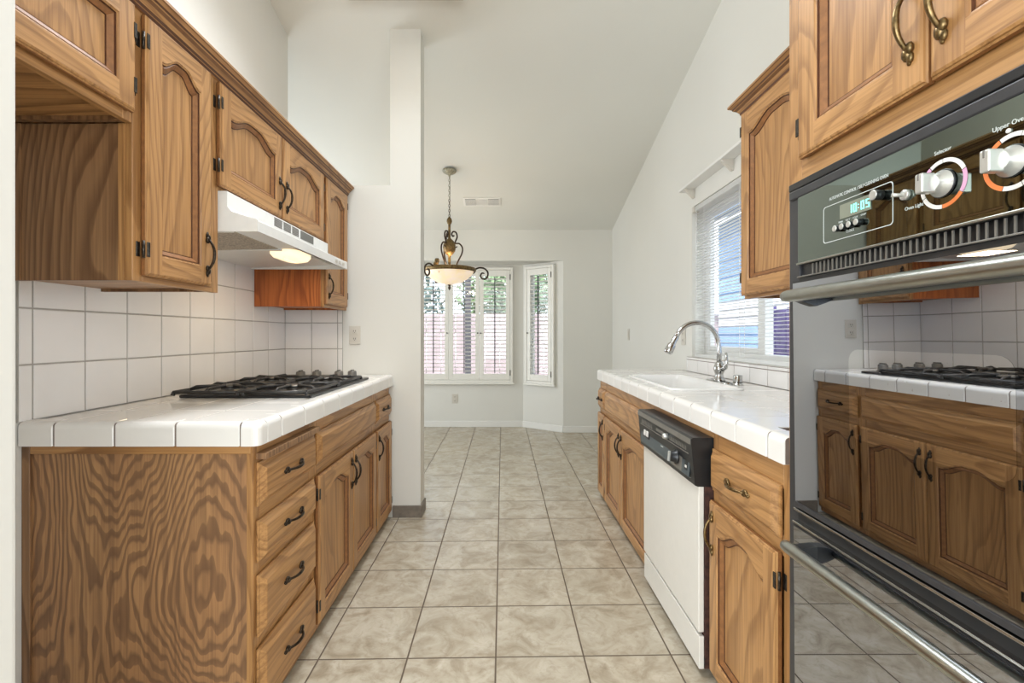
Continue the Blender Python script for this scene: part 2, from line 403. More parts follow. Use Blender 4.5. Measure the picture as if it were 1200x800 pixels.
# baseboards and tile base
b = MB(); b.box(BX0, BX1, YB-.012, YB, 0, .075, 'trim_white', .003); struct(b, 'baseboard_bay', 'low white baseboard under the bay window')
b = MB(); b.box(0, LR, -.012, 0, 0, .075, 'trim_white', .003, M=MR); struct(b, 'baseboard_bay_right', 'low white baseboard on the angled bay wall')
b = MB(); b.box(BXO1, XR, YF-.012, YF, 0, .075, 'trim_white', .003); struct(b, 'baseboard_far', 'low white baseboard on the far wall')
b = MB(); b.box(XR-.012, XR, 3.40, YF-.012, 0, .075, 'trim_white', .003); struct(b, 'baseboard_right', 'low white baseboard on the right wall past the counter')
b = MB(); b.box(-0.69, -0.505, YP-.011, YP-.0005, 0, .075, 'tile_base', .002); b.box(-0.5145, -0.505, YP, YP+.14, 0, .075, 'tile_base', .002)
struct(b, 'trim_1', 'grey brown tile base at the foot of the partition wall', 'trim')

# ------------------------------------------------------------------ windows (structure) and what covers them
def ring(mb, x0, x1, z0, z1, w, y0, y1, m, M=None, bev=.003):
    mb.box(x0, x0+w, y0, y1, z0, z1, m, bev, M=M); mb.box(x1-w, x1, y0, y1, z0, z1, m, bev, M=M)
    mb.box(x0+w, x1-w, y0, y1, z0, z0+w, m, bev, M=M); mb.box(x0+w, x1-w, y0, y1, z1-w, z1, m, bev, M=M)
# sink window: slider, frame at the outer side of the wall
def ywin():
    r = MB()
    for y0, y1 in ((WY0, WY0+.045), (WY1-.045, WY1)): r.box(XR+.085, XR+.135, y0, y1, WZ0, WZ1, 'trim_white', .004)
    r.box(XR+.087, XR+.133, 2.455, 2.500, WZ0+.044, WZ1-.044, 'trim_white', .002)
    for z0, z1 in ((WZ0, WZ0+.045), (WZ1-.045, WZ1)): r.box(XR+.085, XR+.135, WY0+.045, WY1-.045, z0, z1, 'trim_white', .004)
    for y0, y1 in ((2.500, 2.530), (WY1-.075, WY1-.045)): r.box(XR+.09, XR+.12, y0, y1, WZ0+.045, WZ1-.045, 'trim_white', .003)
    for z0, z1 in ((WZ0+.045, WZ0+.075), (WZ1-.075, WZ1-.045)): r.box(XR+.09, XR+.12, 2.530, WY1-.075, z0, z1, 'trim_white', .003)
    return r
w1 = struct(ywin(), 'window_1', 'white framed sliding window above the kitchen sink', 'window')
boxobj('window_pane', w1, XR+.108, XR+.111, WY0+.045, WY1-.045, WZ0+.045, WZ1-.045, 'window_glass')
r = MB(); ring(r, SX0+.04, SX1-.04, SZ0+.04, SZ1-.04, .035, .05, .1, 'trim_white', M=Matrix.Translation((0, YB, 0)))
r.box(-.69, -.64, YB+.05, YB+.1, SZ0+.07, SZ1-.07, 'trim_white')
w2 = struct(r, 'window_2', 'wide window behind the bay shutters', 'window')
boxobj('window_pane', w2, SX0+.07, SX1-.07, YB+.072, YB+.076, SZ0+.07, SZ1-.07, 'window_glass')
r = MB(); ring(r, AS0+.035, AS1-.035, SZ0+.035, SZ1-.035, .03, .05, .1, 'trim_white', M=MR)
w3 = struct(r, 'window_3', 'narrow window behind the angled bay shutter', 'window')
r = MB(); r.box(AS0+.06, AS1-.06, .072, .076, SZ0+.06, SZ1-.06, 'window_glass', M=MR); r.build('window_pane', w3)

def shutter(label, M, s0, s1, panels, origin):
    th = thing('plantation_shutter', label, 'shutter', origin, 'white louvred shutters in the bay')
    f = MB(); ring(f, s0, s1, SZ0, SZ1, .032, -.03, .012, 'shutter_white', M=M, bev=.004)
    f.box(s0-.012, s1+.012, -.038, 0, SZ0-.022, SZ0, 'shutter_white', .004, M=M); f.build('frame', th)
    a, c = s0+.034, s1-.034; w = (c-a)/panels
    for i in range(panels):
        x0, x1 = a+i*w+.002, a+(i+1)*w-.002; z0, z1 = SZ0+.034, SZ1-.034
        st = .05 if panels > 1 else .048
        p = MB()
        p.box(x0, x0+st, -.026, .002, z0, z1, 'shutter_white', .003, M=M); p.box(x1-st, x1, -.026, .002, z0, z1, 'shutter_white', .003, M=M)
        p.box(x0+st, x1-st, -.026, .002, z0, z0+.075, 'shutter_white', .003, M=M); p.box(x0+st, x1-st, -.026, .002, z1-.075, z1, 'shutter_white', .003, M=M)
        pn = p.build('shutter_panel', th)
        lv = MB(); n = 25; zz0, zz1 = z0+.085, z1-.085
        for k in range(n):
            zc = zz0+(k+.5)*(zz1-zz0)/n
            R = M @ Matrix.Translation((0, -.012, zc)) @ Matrix.Rotation(math.radians(-8), 4, 'X')
            lv.box(x0+st+.002, x1-st-.002, -.022, .022, -.0035, .0035, 'shutter_white', .003, 1, M=R)
        lv.build('louvers', pn)
        rd = MB(); xm = (x0+x1)/2; rd.box(xm-.006, xm+.006, -.05, -.036, zz0, zz1, 'post_dark_rod_shade', .002, M=M); rd.build('tilt_rod', pn)  # rod stands in shadow: its shade is put into the dark colour
        kb = MB(); kx = x1-.02 if (panels > 1 and i < panels-1) else x0+.015
        kb.lathe([(.004, 0), (.004, .008), (.009, .012), (.008, .02), (.002, .023)], 'antique_brass', M @ Vector((kx, -.026, 1.17)), M.to_3x3() @ Vector((0, -1, 0)), 10); kb.build('knob', pn)
        if i == panels-1:
            for hz in (SZ0+.12, SZ1-.12):
                h = MB(); h.box(x1-.004, x1+.008, -.034, -.024, hz-.035, hz+.035, 'hinge_metal', .002, M=M); h.build('hinge', pn)
    return th
shutter('wide white four panel louvred shutter across the back of the bay', Matrix.Translation((0, YB-.012, 0)), SX0, SX1, 4, ((SX0+SX1)/2, YB, SZ0))
cm = MR @ Vector(((AS0+AS1)/2, 0, SZ0))
shutter('narrow white single panel louvred shutter on the angled bay wall', MR @ Matrix.Translation((0, -.012, 0)), AS0, AS1, 1, tuple(cm))

# mini blind over the sink window
bl = thing('mini_blind', 'white horizontal mini blind lowered over the kitchen sink window', 'blind', (XR, 2.55, WZ0))
b = MB(); b.box(XR+.004, XR+.045, WY0+.012, WY1-.012, WZ1-.035, WZ1-.004, 'blind_white', .003); b.build('headrail', bl)
b = MB(); ns = 50; z0, z1 = WZ0+.045, WZ1-.05
for k in range(ns):
    zc = z0+k*(z1-z0)/(ns-1)
    R = Matrix.Translation((XR+.026, 0, zc)) @ Matrix.Rotation(math.radians(5), 4, 'Y')
    pr = [(-.0105, -.0012), (-.005, .0003), (0, .0008), (.005, .0003), (.0105, -.0012), (.0105, -.0006), (.005, .0009), (0, .0014), (-.005, .0009), (-.0105, -.0006)]
    pp = [R @ Vector((p[0], 0, p[1])) for p in pr]
    b.prism([(p.x, p.z) for p in pp], 1, WY0+.016, WY1-.016, 'blind_white')
b.build('slats', bl)
b = MB(); b.box(XR+.012, XR+.040, WY0+.016, WY1-.016, WZ0+.002, WZ0+.022, 'blind_white', .003); b.build('bottom_rail', bl)
for yy in (WY0+.16, 2.57, WY1-.16):
    b = MB()
    for xx in (XR+.0125, XR+.0395): b.box(xx-.0008, xx+.0008, yy-.0015, yy+.0015, WZ0+.03, WZ1-.035, 'blind_white')
    b.build('ladder_cord', bl)
b = MB(); b.tube([(XR+.006, WY1-.06, WZ1-.035), (XR+.004, WY1-.06, WZ0+.35)], .003, 'blind_white', 6); b.build('tilt_wand', bl)
for yy in (WY1-.025, WY0+.03):
    b = MB(); b.box(XR-.003, XR+.05, yy-.012, yy+.012, WZ1-.04, WZ1-.001, 'plate_beige', .002); b.build('bracket', bl)

# narrow shelf board above the sink window
sh = thing('shelf', 'narrow white shelf board mounted on the wall above the sink window', 'shelf', (XR, 2.6, 2.124))
b = MB(); b.box(1.2135, XR-.001, 1.90, 3.228, 2.124, 2.140, 'trim_white', .002); b.build('board', sh)
for yy in (3.15, 2.62, 2.10):
    b = MB(); b.prism([(XR-.001, 2.124), (XR-.065, 2.124), (XR-.062, 2.116), (XR-.012, 2.065), (XR-.001, 2.062)], 1, yy-.012, yy+.012, 'plate_beige'); b.build('bracket', sh)

# ------------------------------------------------------------------ tile work
def tiles(mb, origin, eu, ev, en, us, vs, th, m, mg, gap=.0035, bev=.002, inset=0.0):
    """tiles between consecutive us and vs on a grout bed"""
    o, eu, ev, en = map(Vector, (origin, eu, ev, en))
    B = Matrix(((eu.x, ev.x, en.x, o.x), (eu.y, ev.y, en.y, o.y), (eu.z, ev.z, en.z, o.z), (0, 0, 0, 1)))
    mb.box(us[0], us[-1], vs[0], vs[-1], 0, th-.0025, mg, M=B)
    for a, c in zip(us[:-1], us[1:]):
        for d, e in zip(vs[:-1], vs[1:]):
            g = gap/2
            rings = []
            for dz, ins in ((th-.004, g), (th-bev*.6, g), (th, g+bev)):
                rings.append([B @ Vector(p) for p in ((a+ins, d+ins, dz), (c-ins, d+ins, dz), (c-ins, e-ins, dz), (a+ins, e-ins, dz))])
            mb.loft(rings, m, True, (False, True))
def steps(a, b, s, first=None):
    out = [a]; x = a+(first if first else s)
    while x < b-.012: out.append(x); x += s
    out.append(b); return out
ZC = 0.893; TS = 0.171
b = MB()
yt0, yt1 = 1.318, YP
us = [yt0, yt0+.041]+[yt0+.041+TS*i for i in range(1, 9)]+[yt1]
zs = [ZC, ZC+.163, ZC+.326, ZC+.489, ZC+.652]
tiles(b, (XL, 0, 0), (0, 1, 0), (0, 0, 1), (1, 0, 0), us, zs, .008, 'tile_white', 'tile_grout', .005)
tiles(b, (0, YP, 0), (1, 0, 0), (0, 0, 1), (0, -1, 0), [XL+.008, XL+.175, XL+.338, XL+.369], zs[:4], .008, 'tile_white', 'tile_grout', .005)
struct(b, 'trim_2', 'white square tile backsplash behind the cooktop', 'backsplash')
b = MB()
tiles(b, (XR, 0, 0), (0, 1, 0), (0, 0, 1), (-1, 0, 0), steps(1.12, 3.258, .163), [ZC, ZC+.082, ZC+.1], .010, 'tile_white', 'counter_grout', .004)
struct(b, 'trim_3', 'low white tile backsplash under the sink window', 'backsplash')

def lip(mb, p0, p1, out, n_len, m, mg, first=None, zt=ZC, hgt=.066, rad=.020, dep=.052, endcaps=True):
    """row of bullnose edge cap tiles from p0 to p1 (front top line), out = horizontal outward direction"""
    p0, p1 = Vector(p0), Vector(p1); d = p1-p0; L = d.length; d.normalize(); out = Vector(out)
    def prof(ins):
        pts = [(-dep, zt-.004), (-dep, zt+.003), (-rad, zt+.003)]
        for k in range(1, 7):
            a = k/6*PI/2; pts.append((-rad+rad*math.sin(a), zt+.003-rad+rad*math.cos(a)))
        pts += [(0, zt-hgt), (-.018, zt-hgt)]
        if ins: pts = [(min(max(q[0], -dep+.0), -ins), max(min(q[1], zt+.003-ins), zt-hgt+ins*.5)) for q in pts]
        return pts
    ss = steps(0, L, n_len, first)
    R = lambda pr, s: [p0+d*s+out*q[0]+Vector((0, 0, q[1])) for q in pr]
    mb.loft([R(prof(.0035), .001), R(prof(.0035), L-.001)], mg, True, (True, True))
    for a, c in zip(ss[:-1], ss[1:]):
        g = .0026
        mb.loft([R(prof(.002), a+g), R(prof(0), a+g+.002), R(prof(0), c-g-.002), R(prof(.002), c-g)], m, True, (True, True), False)

# left counter
lc = thing('tiled_countertop', 'white tiled countertop carrying the gas cooktop along the left wall', 'countertop', (-1.03, 2.1, ZC-.066))
XLip, YL0 = -0.688, 1.318
b = MB()
b.box(XL+.001, XLip-.012, YL0+.012, YP-.002, ZC-.060, ZC-.008, 'counter_grout')
xs = [XL+.009]+[XLip-.052-TS*i for i in range(3, -1, -1)]; xs = [x for x in xs if x == xs[0] or x > xs[0]+.03]
tiles(b, (0, 0, ZC-.008), (1, 0, 0), (0, 1, 0), (0, 0, 1), xs, [YL0+.052+.172*i for i in range(9)]+[YP-.002], .008, 'counter_tile', 'counter_grout', .0045, .0012)
b.build('tile_top', lc)
b = MB(); lip(b, (XLip, YP-.003, 0), (XLip, YL0+.05, 0), (1, 0, 0), .172, 'counter_tile', 'counter_grout', .10)
lip(b, (XL+.002, YL0, 0), (XLip-.052, YL0, 0), (0, -1, 0), .172, 'counter_tile', 'counter_grout', .102)
# rounded corner cap
def corner_cap(mb, cx, cy, sx, sy, zt=ZC, hgt=.066, rad=.020, size=.052, R=.022):
    """quarter-round corner tile; sx, sy = outward signs"""
    def outline(ins, z):
        r = R; pts = [(0, 0), (size-ins, 0)]
        for k in range(7):
            a = k/6*PI/2; pts.append((size-ins-r+r*math.cos(a), size-ins-r+r*math.sin(a)))
        pts.append((0, size-ins))
        return [(cx+sx*p[0], cy+sy*p[1], z) for p in pts]
    rings = [outline(.0, zt-hgt), outline(0, zt+.003-rad)]
    for k in range(1, 7):
        a = k/6*PI/2; rings.append(outline(rad-rad*math.cos(a), zt+.003-rad+rad*math.sin(a)))
    mb.loft(rings, 'counter_tile', True, (True, True), False)
corner_cap(b, XLip-.050, YL0+.050, 1, -1, size=.050)
b.build('edge_tiles', lc)

# right counter with sink cut-out
rc = thing('tiled_countertop', 'white tiled countertop holding the sink under the window', 'countertop', (1.0, 2.3, ZC-.066))
XLr = 0.68; YR0, YR1 = 1.128, 3.385
SKX0, SKX1, SKY0, SKY1 = 0.775, 1.075, 2.10, 2.84
b = MB()
def slab(x0, x1, y0, y1):
    b.box(x0, x1, y0, y1, ZC-.060, ZC-.008, 'counter_grout')
slab(XLr+.012, SKX0, YR0, YR1-.012); slab(SKX1, XR-.001, YR0, YR1-.012); slab(SKX0, SKX1, YR0, SKY0); slab(SKX0, SKX1, SKY1, YR1-.012)
xe = [XLr+.052, SKX0]; 
tiles(b, (0, 0, ZC-.008), (1, 0, 0), (0, 1, 0), (0, 0, 1), [XLr+.052, XLr+.052+.171, XLr+.052+.342, XR-.011], [SKY0-.168*i for i in range(5, -1, -1)], .008, 'counter_tile', 'counter_grout', .0045, .0012)
tiles(b, (0, 0, ZC-.008), (1, 0, 0), (0, 1, 0), (0, 0, 1), [XLr+.052, SKX0], steps(SKY0, SKY1, .168), .008, 'counter_tile', 'counter_grout', .0045, .0012)
tiles(b, (0, 0, ZC-.008), (1, 0, 0), (0, 1, 0), (0, 0, 1), [SKX1, XR-.011], steps(SKY0, SKY1, .168), .008, 'counter_tile', 'counter_grout', .0045, .0012)
tiles(b, (0, 0, ZC-.008), (1, 0, 0), (0, 1, 0), (0, 0, 1), [XLr+.052, XLr+.052+.171, XLr+.052+.342, XR-.011], steps(SKY1, YR1-.052, .168), .008, 'counter_tile', 'counter_grout', .0045, .0012)
b.build('tile_top', rc)
b = MB(); lip(b, (XLr, YR0, 0), (XLr, YR1-.05, 0), (-1, 0, 0), .165, 'counter_tile', 'counter_grout', .075)
lip(b, (XLr+.052, YR1, 0), (XR-.002, YR1, 0), (0, 1, 0), .168, 'counter_tile', 'counter_grout')
corner_cap(b, XLr+.050, YR1-.050, -1, 1, size=.050)
b.build('edge_tiles', rc)

# ------------------------------------------------------------------ cabinets
def mapper(side, xf, y0, z0):
    """side -1: left run (faces +X), +1: right run (faces -X). local (u along Y, v up, w out of the face)"""
    return lambda u, v, w: (xf - side*w, y0+u, z0+v)
def bow_pull(parent, P, u, v, vertical, mat='antique_brass', L=.138, label=None, w0=.0215):
    """antique bow pull with leaf-shaped feet; P maps (u, v, w)"""
    b = MB(); h = L/2; pts = []; rad = []
    for k in range(17):
        s = -1+2*k/16; a = s*h*.70
        w = w0+.005+.019*(1-abs(s)**2.4)
        pts.append((a, w)); rad.append(.0036+.0016*(1-abs(s)))
    path = [P(u+(0 if vertical else a), v+(a if vertical else 0), w) for a, w in pts]
    b.tube(path, rad, mat, 8)
    for sg in (-1, 1):
        for q, (da, r, le) in enumerate(((.66, .0082, 1.3), (.76, .0086, 1.5), (.88, .0066, 1.5), (.97, .0046, 1.4))):
            a = sg*h*da; off = (.0028 if q % 2 else -.0028)*(q < 3)
            c = P(u+(off if vertical else a), v+(a if vertical else off), w0+.0045-.001*q)
            b.ball(c, r, mat, 8, (0.75, 1, le) if vertical else (0.75, le, 1))
    return b.build('handle', parent, label)
def hinge(parent, P, u, v, side=1):
    b = MB()
    def bx(u0, u1, v0, v1, w0, w1, m):
        a, c = P(u0, v0, w0), P(u1, v1, w1)
        b.box(a[0], c[0], a[1], c[1], a[2], c[2], m, .0008, 1)
    bx(u-.012*side, u, v-.020, v+.020, 0, .003, 'hinge_metal')
    bx(u, u+.010*side, v-.020, v+.020, .0205, .0235, 'hinge_metal')
    b.tube([P(u-.001*side, v-.023, .013), P(u-.001*side, v+.023, .013)], .0038, 'hinge_metal', 8)
    return b.build('hinge', parent)

def door(parent, side, xf, y0, y1, z0, z1, arch=True, handle=None, hside=0, label=None, th=.022, stile=.055, rise=.036, hv=None, mat='antique_brass', pvert='oak_vertical'):
    """frame-and-panel door lying on the frame face xf. hside: which edge (-1 low Y, +1 high Y) carries hinges; handle 'lo'/'hi' end"""
    P = mapper(side, xf, y0, z0); W, H = y1-y0, z1-z0
    st = min(stile, W*.26); rl = min(.058, H*.2); N = 20
    def top_v(uu, ins):
        a = (uu-st)/(W-2*st) if W > 2*st else .5
        a = min(max(a, 0), 1); base = H-rl-(rise if arch else 0)
        s = 0
        if arch:
            q = min(a, 1-a)*2                    # 0 at the side, 1 in the middle
            q = min(max((q-.06)/.74, 0), 1); s = q*q*(3-2*q)
        return base + rise*s*(1 if arch else 0) - ins
    def inner(ins, w):
        lo, hi = st+ins, W-st-ins
        pts = [P(lo, rl+ins, w), P(hi, rl+ins, w)]
        for k in range(N+1):
            uu = hi+(lo-hi)*k/N
            pts.append(P(uu, top_v(st+(uu-lo)/(hi-lo)*(W-2*st), ins), w))
        return pts
    V, Hm = 'oak_vertical', 'oak_horizontal'
    d = MB(); e = .008
    def rect(ins, w): return [P(ins, ins, w), P(W-ins, ins, w), P(W-ins, H-ins, w), P(ins, H-ins, w)]
    d.loft([rect(.004, .001), rect(0, .006), rect(0, th-.007)], 'oak_molding', True, (True, False)); d.loft([rect(0, th-.007), rect(.003, th-.005), rect(.004, th-.002), rect(e, th)], V)
    # front faces: stiles run full height, rails between
    d.poly([P(e, e, th), P(st, e, th), P(st, H-e, th), P(e, H-e, th)], V)
    d.poly([P(W-st, e, th), P(W-e, e, th), P(W-e, H-e, th), P(W-st, H-e, th)], V)
    d.poly([P(st, e, th), P(W-st, e, th), P(W-st, rl, th), P(st, rl, th)], Hm)
    for k in range(N):
        ua, ub = st+(W-2*st)*k/N, st+(W-2*st)*(k+1)/N
        d.poly([P(ua, top_v(ua, 0), th), P(ub, top_v(ub, 0), th), P(ub, H-e, th), P(ua, H-e, th)], Hm)
    d.loft([inner(0, th), inner(.002, th-.003), inner(.005, th-.0035)], V)
    d.loft([inner(.005, th-.0035), inner(.0055, th-.007), inner(.008, th-.007)], 'oak_groove_shade')
    d.loft([inner(.008, th-.007), inner(.0095, th-.0065), inner(.021, th-.0150)], 'oak_molding')  # darker moulding slope, shade of the recess put into its colour
    o = d.build('door', parent, label)
    p = MB()
    p.loft([inner(.021, th-.0151), inner(.0215, th-.0172), inner(.0236, th-.0172)], 'oak_groove_shade')
    p.loft([inner(.0236, th-.0172), inner(.025, th-.0168)], pvert, True, (False, True))
    p.build('panel', o)
    if handle:
        u = .026 if handle[0] == 'l' else W-.026
        v = hv if hv is not None else (.10 if handle[1] == 'b' else H-.10)
        bow_pull(o, P, u, v, True, mat)
    if hside:
        for v in (.07, H-.07): hinge(o, P, -.001 if hside < 0 else W+.001, v, 1 if hside < 0 else -1)
    return o
def drawer_front(parent, side, xf, y0, y1, z0, z1, pull=True, name='drawer', label=None, mat='antique_brass'):
    P = mapper(side, xf, y0, z0); W, H = y1-y0, z1-z0
    def rect(ins, w): return [P(ins, ins, w), P(W-ins, ins, w), P(W-ins, H-ins, w), P(ins, H-ins, w)]
    d = MB()
    d.loft([rect(.003, .001), rect(0, .004), rect(0, .009), rect(.004, .0105), rect(.006, .0105), rect(.021, .0232), rect(.023, .0238)], 'oak_horizontal', True, (True, True))
    o = d.build(name, parent, label)
    if pull: bow_pull(o, P, W/2, H/2, False, mat, w0=.0233)
    return o
def face_frame(parent, side, xf, y0, y1, z0, z1, stiles, rails, th=.019, w=.035):
    """frame behind the doors, front at xf: stiles = list of y centres between the ends; rails = list of (z0,z1)"""
    f = MB(); xa, xb = xf, xf+side*th
    ys = [(y0, y0+w)]+[(s-w/2, s+w/2) for s in stiles]+[(y1-w, y1)]
    for a, c in ys: f.box(xa, xb, a, c, z0, z1, 'oak_vertical', .001, 1)
    for (ra, rb) in rails:
        for (a, c), (d, e) in zip(ys[:-1], ys[1:]): f.box(xa, xb, c, d, ra, rb, 'oak_horizontal', .001, 1)
    return f.build('face_frame', parent)
def carcass(parent, side, xf, xw, y0, y1, z0, z1, m_side='oak_side_panel', bottom=True, kick=0.0, m_bottom='oak_across'):
    """open-fronted box behind the face frame, wall side at xw"""
    f = MB(); t_ = .016; xa, xb = xf+side*.019, xw
    f.box(xa, xb, y0, y0+t_, z0, z1, m_side); f.box(xa, xb, y1-t_, y1, z0, z1, m_side)
    f.box(xa, xb, y0+t_, y1-t_, z0+.01, z0+.026, m_bottom); f.box(xa, xb, y0+t_, y1-t_, z1-t_, z1, 'oak_across')
    f.box(xb-side*.008, xb, y0+t_, y1-t_, z0+.026, z1-t_, m_side)
    if kick: f.box(xf+side*.06, xf+side*.075, y0+t_, y1-t_, 0, z0+.01, 'dark_gap')
    return f.build('carcass', parent)

XFb = -0.714; DZ0, DZ1, RZ0, RZ1 = 0.045, 0.608, 0.650, 0.774
GL = 'oak base cabinets under the cooktop counter'
# drawer bank with the plywood end
c = thing('base_cabinet', 'oak base cabinet with four stacked drawers and zigzag grained end panel', 'cabinet', (-1.0, 1.55, 0), GL)
carcass(c, -1, XFb, XL+.001, 1.355, 1.755, .03, .826)
face_frame(c, -1, XFb, 1.338, 1.7545, .012, .827, [], [(.765, .827), (.597, .655), (.440, .490), (.226, .276), (.012, .045)])
b = MB(); b.box(XL+.001, XFb-.019, 1.340, 1.354, .004, .827, 'oak_plywood'); b.build('end_panel', c)
b = MB(); b.box(XL+.001, XL+.024, 1.332, 1.340, .004, .827, 'oak_side_panel', .001, 1); b.box(XL+.024, XFb-.005, 1.333, 1.340, .802, .827, 'oak_across', .001, 1); b.build('end_trim', c)
b = MB(); b.box(XFb+.0, XFb+.030, 1.352, 1.754, .781, .800, 'oak_side_panel', .002); b.build('pull_out_board', c, 'thin dark bread board front')
for (a, d) in ((.646, .773), (.482, .606), (.268, .447), (.038, .234)): drawer_front(c, -1, XFb, 1.350, 1.748, a, d)
# cooktop base
c = thing('base_cabinet', 'oak base cabinet with two arched doors and wide blank drawer front below the cooktop', 'cabinet', (-1.0, 2.17, 0), GL)
carcass(c, -1, XFb, XL+.001, 1.757, 2.582, .03, .826)
face_frame(c, -1, XFb, 1.756, 2.582, .012, .827, [], [(.765, .827), (.598, .660), (.012, .055)])
drawer_front(c, -1, XFb, 1.771, 2.570, RZ0, RZ1, False, 'false_drawer_front')
door(c, -1, XFb, 1.771, 2.172, DZ0, DZ1, True, 'ht', -1)
door(c, -1, XFb, 2.176, 2.570, DZ0, DZ1, True, 'lt', 1)
c = thing('base_cabinet', 'slim oak base cabinet with one drawer over one door at the partition wall', 'cabinet', (-1.0, 2.76, 0), GL)
carcass(c, -1, XFb, XL+.001, 2.585, YP-.002, .03, .826)
face_frame(c, -1, XFb, 2.583, YP-.002, .012, .827, [], [(.765, .827), (.598, .660), (.012, .055)])
drawer_front(c, -1, XFb, 2.597, 2.925, RZ0, RZ1)
door(c, -1, XFb, 2.597, 2.925, DZ0, DZ1, True, 'lt', 1)

# wall cabinets, left
XU = -0.978; UT = 2.035; UB = 1.286; ZT1 = 2.004
GU = 'oak wall cabinets on the left wall'
c = thing('wall_cabinet', 'short high oak wall cabinet nearest the left edge over the open gap', 'cabinet', (-1.15, 1.0, 1.70), GU)
carcass(c, -1, XU, XL+.001, .802, 1.232, 1.702, UT)
face_frame(c, -1, XU, .802, 1.233, 1.700, UT, [], [(1.700, 1.735), (2.0, UT)], w=.03)
door(c, -1, XU, .815, 1.222, 1.722, ZT1, False, None, 1)
c = thing('wall_cabinet', 'tall oak wall cabinet with one arched door and bare grained side above the tile', 'cabinet', (-1.15, 1.42, UB), GU)
carcass(c, -1, XU, XL+.001, 1.250, 1.604, UB+.003, UT)
face_frame(c, -1, XU, 1.235, 1.606, UB, UT, [], [(UB, UB+.035), (2.0, UT)], w=.035)
b = MB(); b.box(XL+.010, XU-.019, 1.236, 1.250, UB, 1.6995, 'oak_side_panel'); b.box(-1.283, -1.272, 1.232, 1.236, UB, 1.6995, 'oak_side_panel'); b.box(XU-.036, XU-.019, 1.233, 1.236, UB, 1.6995, 'oak_vertical'); b.build('side_panel', c)
door(c, -1, XU, 1.259, 1.540, UB+.016, ZT1, True, 'hb', -1)
c = thing('wall_cabinet', 'oak wall cabinet with a pair of arched doors directly above the range hood', 'cabinet', (-1.15, 2.07, 1.64), GU)
carcass(c, -1, XU, XL+.001, 1.607, 2.545, 1.640, UT)
face_frame(c, -1, XU, 1.607, 2.560, 1.638, UT, [2.04], [(1.638, 1.672), (2.0, UT)], w=.034)
door(c, -1, XU, 1.592, 2.033, 1.650, ZT1, True, 'hb', -1, rise=.04)
door(c, -1, XU, 2.047, 2.510, 1.650, ZT1, True, 'lb', 1, rise=.04)
c = thing('wall_cabinet', 'slim oak wall cabinet with orange side beyond the range hood', 'cabinet', (-1.15, 2.75, UB+.01), GU)
carcass(c, -1, XU, XL+.010, 2.565, YP-.01, UB+.013, UT, 'oak_orange_panel', m_bottom='oak_orange_panel')
face_frame(c, -1, XU, 2.561, YP-.008, UB+.01, UT, [], [(UB+.01, UB+.045), (2.0, UT)], w=.035)
door(c, -1, XU, 2.552, 2.890, UB+.026, ZT1, True, 'lb', 1)
# crown moulding along the left run
def crown(path_pts, outs, z0, label, name='crown_molding'):
    """profile swept along path (xy points on the cabinet face); outs = outward offset vectors (mitred)"""
    prof = [(-.002, 0), (.007, 0), (.010, .006), (.012, .008), (.014, .016), (.022, .026), (.030, .032), (.033, .034), (.035, .040), (.044, .046), (.047, .048), (.047, .056), (-.002, .056)]
    mb = MB(); rings = []
    for p, o in zip(path_pts, outs):
        rings.append([(p[0]+o[0]*q[0], p[1]+o[1]*q[0], z0+q[1]) for q in prof])
    R = [[mb.bm.verts.new(v) for v in r] for r in rings]
    n = len(prof)
    for a, c_ in zip(R[:-1], R[1:]):
        for i in range(n):
            f = mb.bm.faces.new((a[i], a[(i+1) % n], c_[(i+1) % n], c_[i]))
            mb._tag([f], 'oak_groove_shade' if i in (1, 3, 7) else ('oak_crown_dark' if i in (5, 9) else 'oak_horizontal'))
    mb._tag([mb.bm.faces.new(R[0][::-1]), mb.bm.faces.new(R[-1])], 'oak_horizontal')
    o = mb.build(name); tag(o, label, 'molding'); return o
crown([(XU, .802), (XU, YP-.004)], [(1, 0), (1, 0)], UT-.022, 'stepped oak crown molding along the top of the left wall cabinets')

# right base cabinets
XFr = 0.700
GR = 'oak base cabinets under the sink counter'
c = thing('base_cabinet', 'light oak base cabinet with one drawer and arched door beside the oven', 'cabinet', (1.0, 1.34, 0), GR)
carcass(c, 1, XFr, XR-.001, 1.131, 1.548, .03, .826)
face_frame(c, 1, XFr, 1.129, 1.550, .012, .827, [], [(.758, .827), (.590, .643), (.012, .050)])
drawer_front(c, 1, XFr, 1.163, 1.540, .633, .768, True, mat='polished_brass')
door(c, 1, XFr, 1.163, 1.540, .040, .600, True, 'ht', -1, mat='polished_brass')
c = thing('base_cabinet', 'oak sink base cabinet with two arched doors beyond the dishwasher', 'cabinet', (1.0, 2.66, 0), GR)
carcass(c, 1, XFr, XR-.001, 2.172, 3.131, .03, .65)
face_frame(c, 1, XFr, 2.170, 3.133, .012, .827, [], [(.758, .827), (.590, .643), (.012, .050)])
drawer_front(c, 1, XFr, 2.19, 3.118, .633, .768, False, 'false_drawer_front')
door(c, 1, XFr, 2.19, 2.70, .040, .600, True, 'ht', -1)
door(c, 1, XFr, 2.706, 3.118, .040, .600, True, 'lt', 1)
c = thing('base_cabinet', 'slim oak base cabinet with narrow drawer at the open end of the sink counter', 'cabinet', (1.0, 3.23, 0), GR)
carcass(c, 1, XFr, XR-.001, 3.135, 3.345, .03, .826)
face_frame(c, 1, XFr, 3.134, 3.347, .012, .827, [], [(.758, .827), (.590, .643), (.012, .050)], w=.025)
drawer_front(c, 1, XFr, 3.142, 3.340, .633, .768)
door(c, 1, XFr, 3.142, 3.340, .040, .600, False, 'lt', 0, stile=.045)
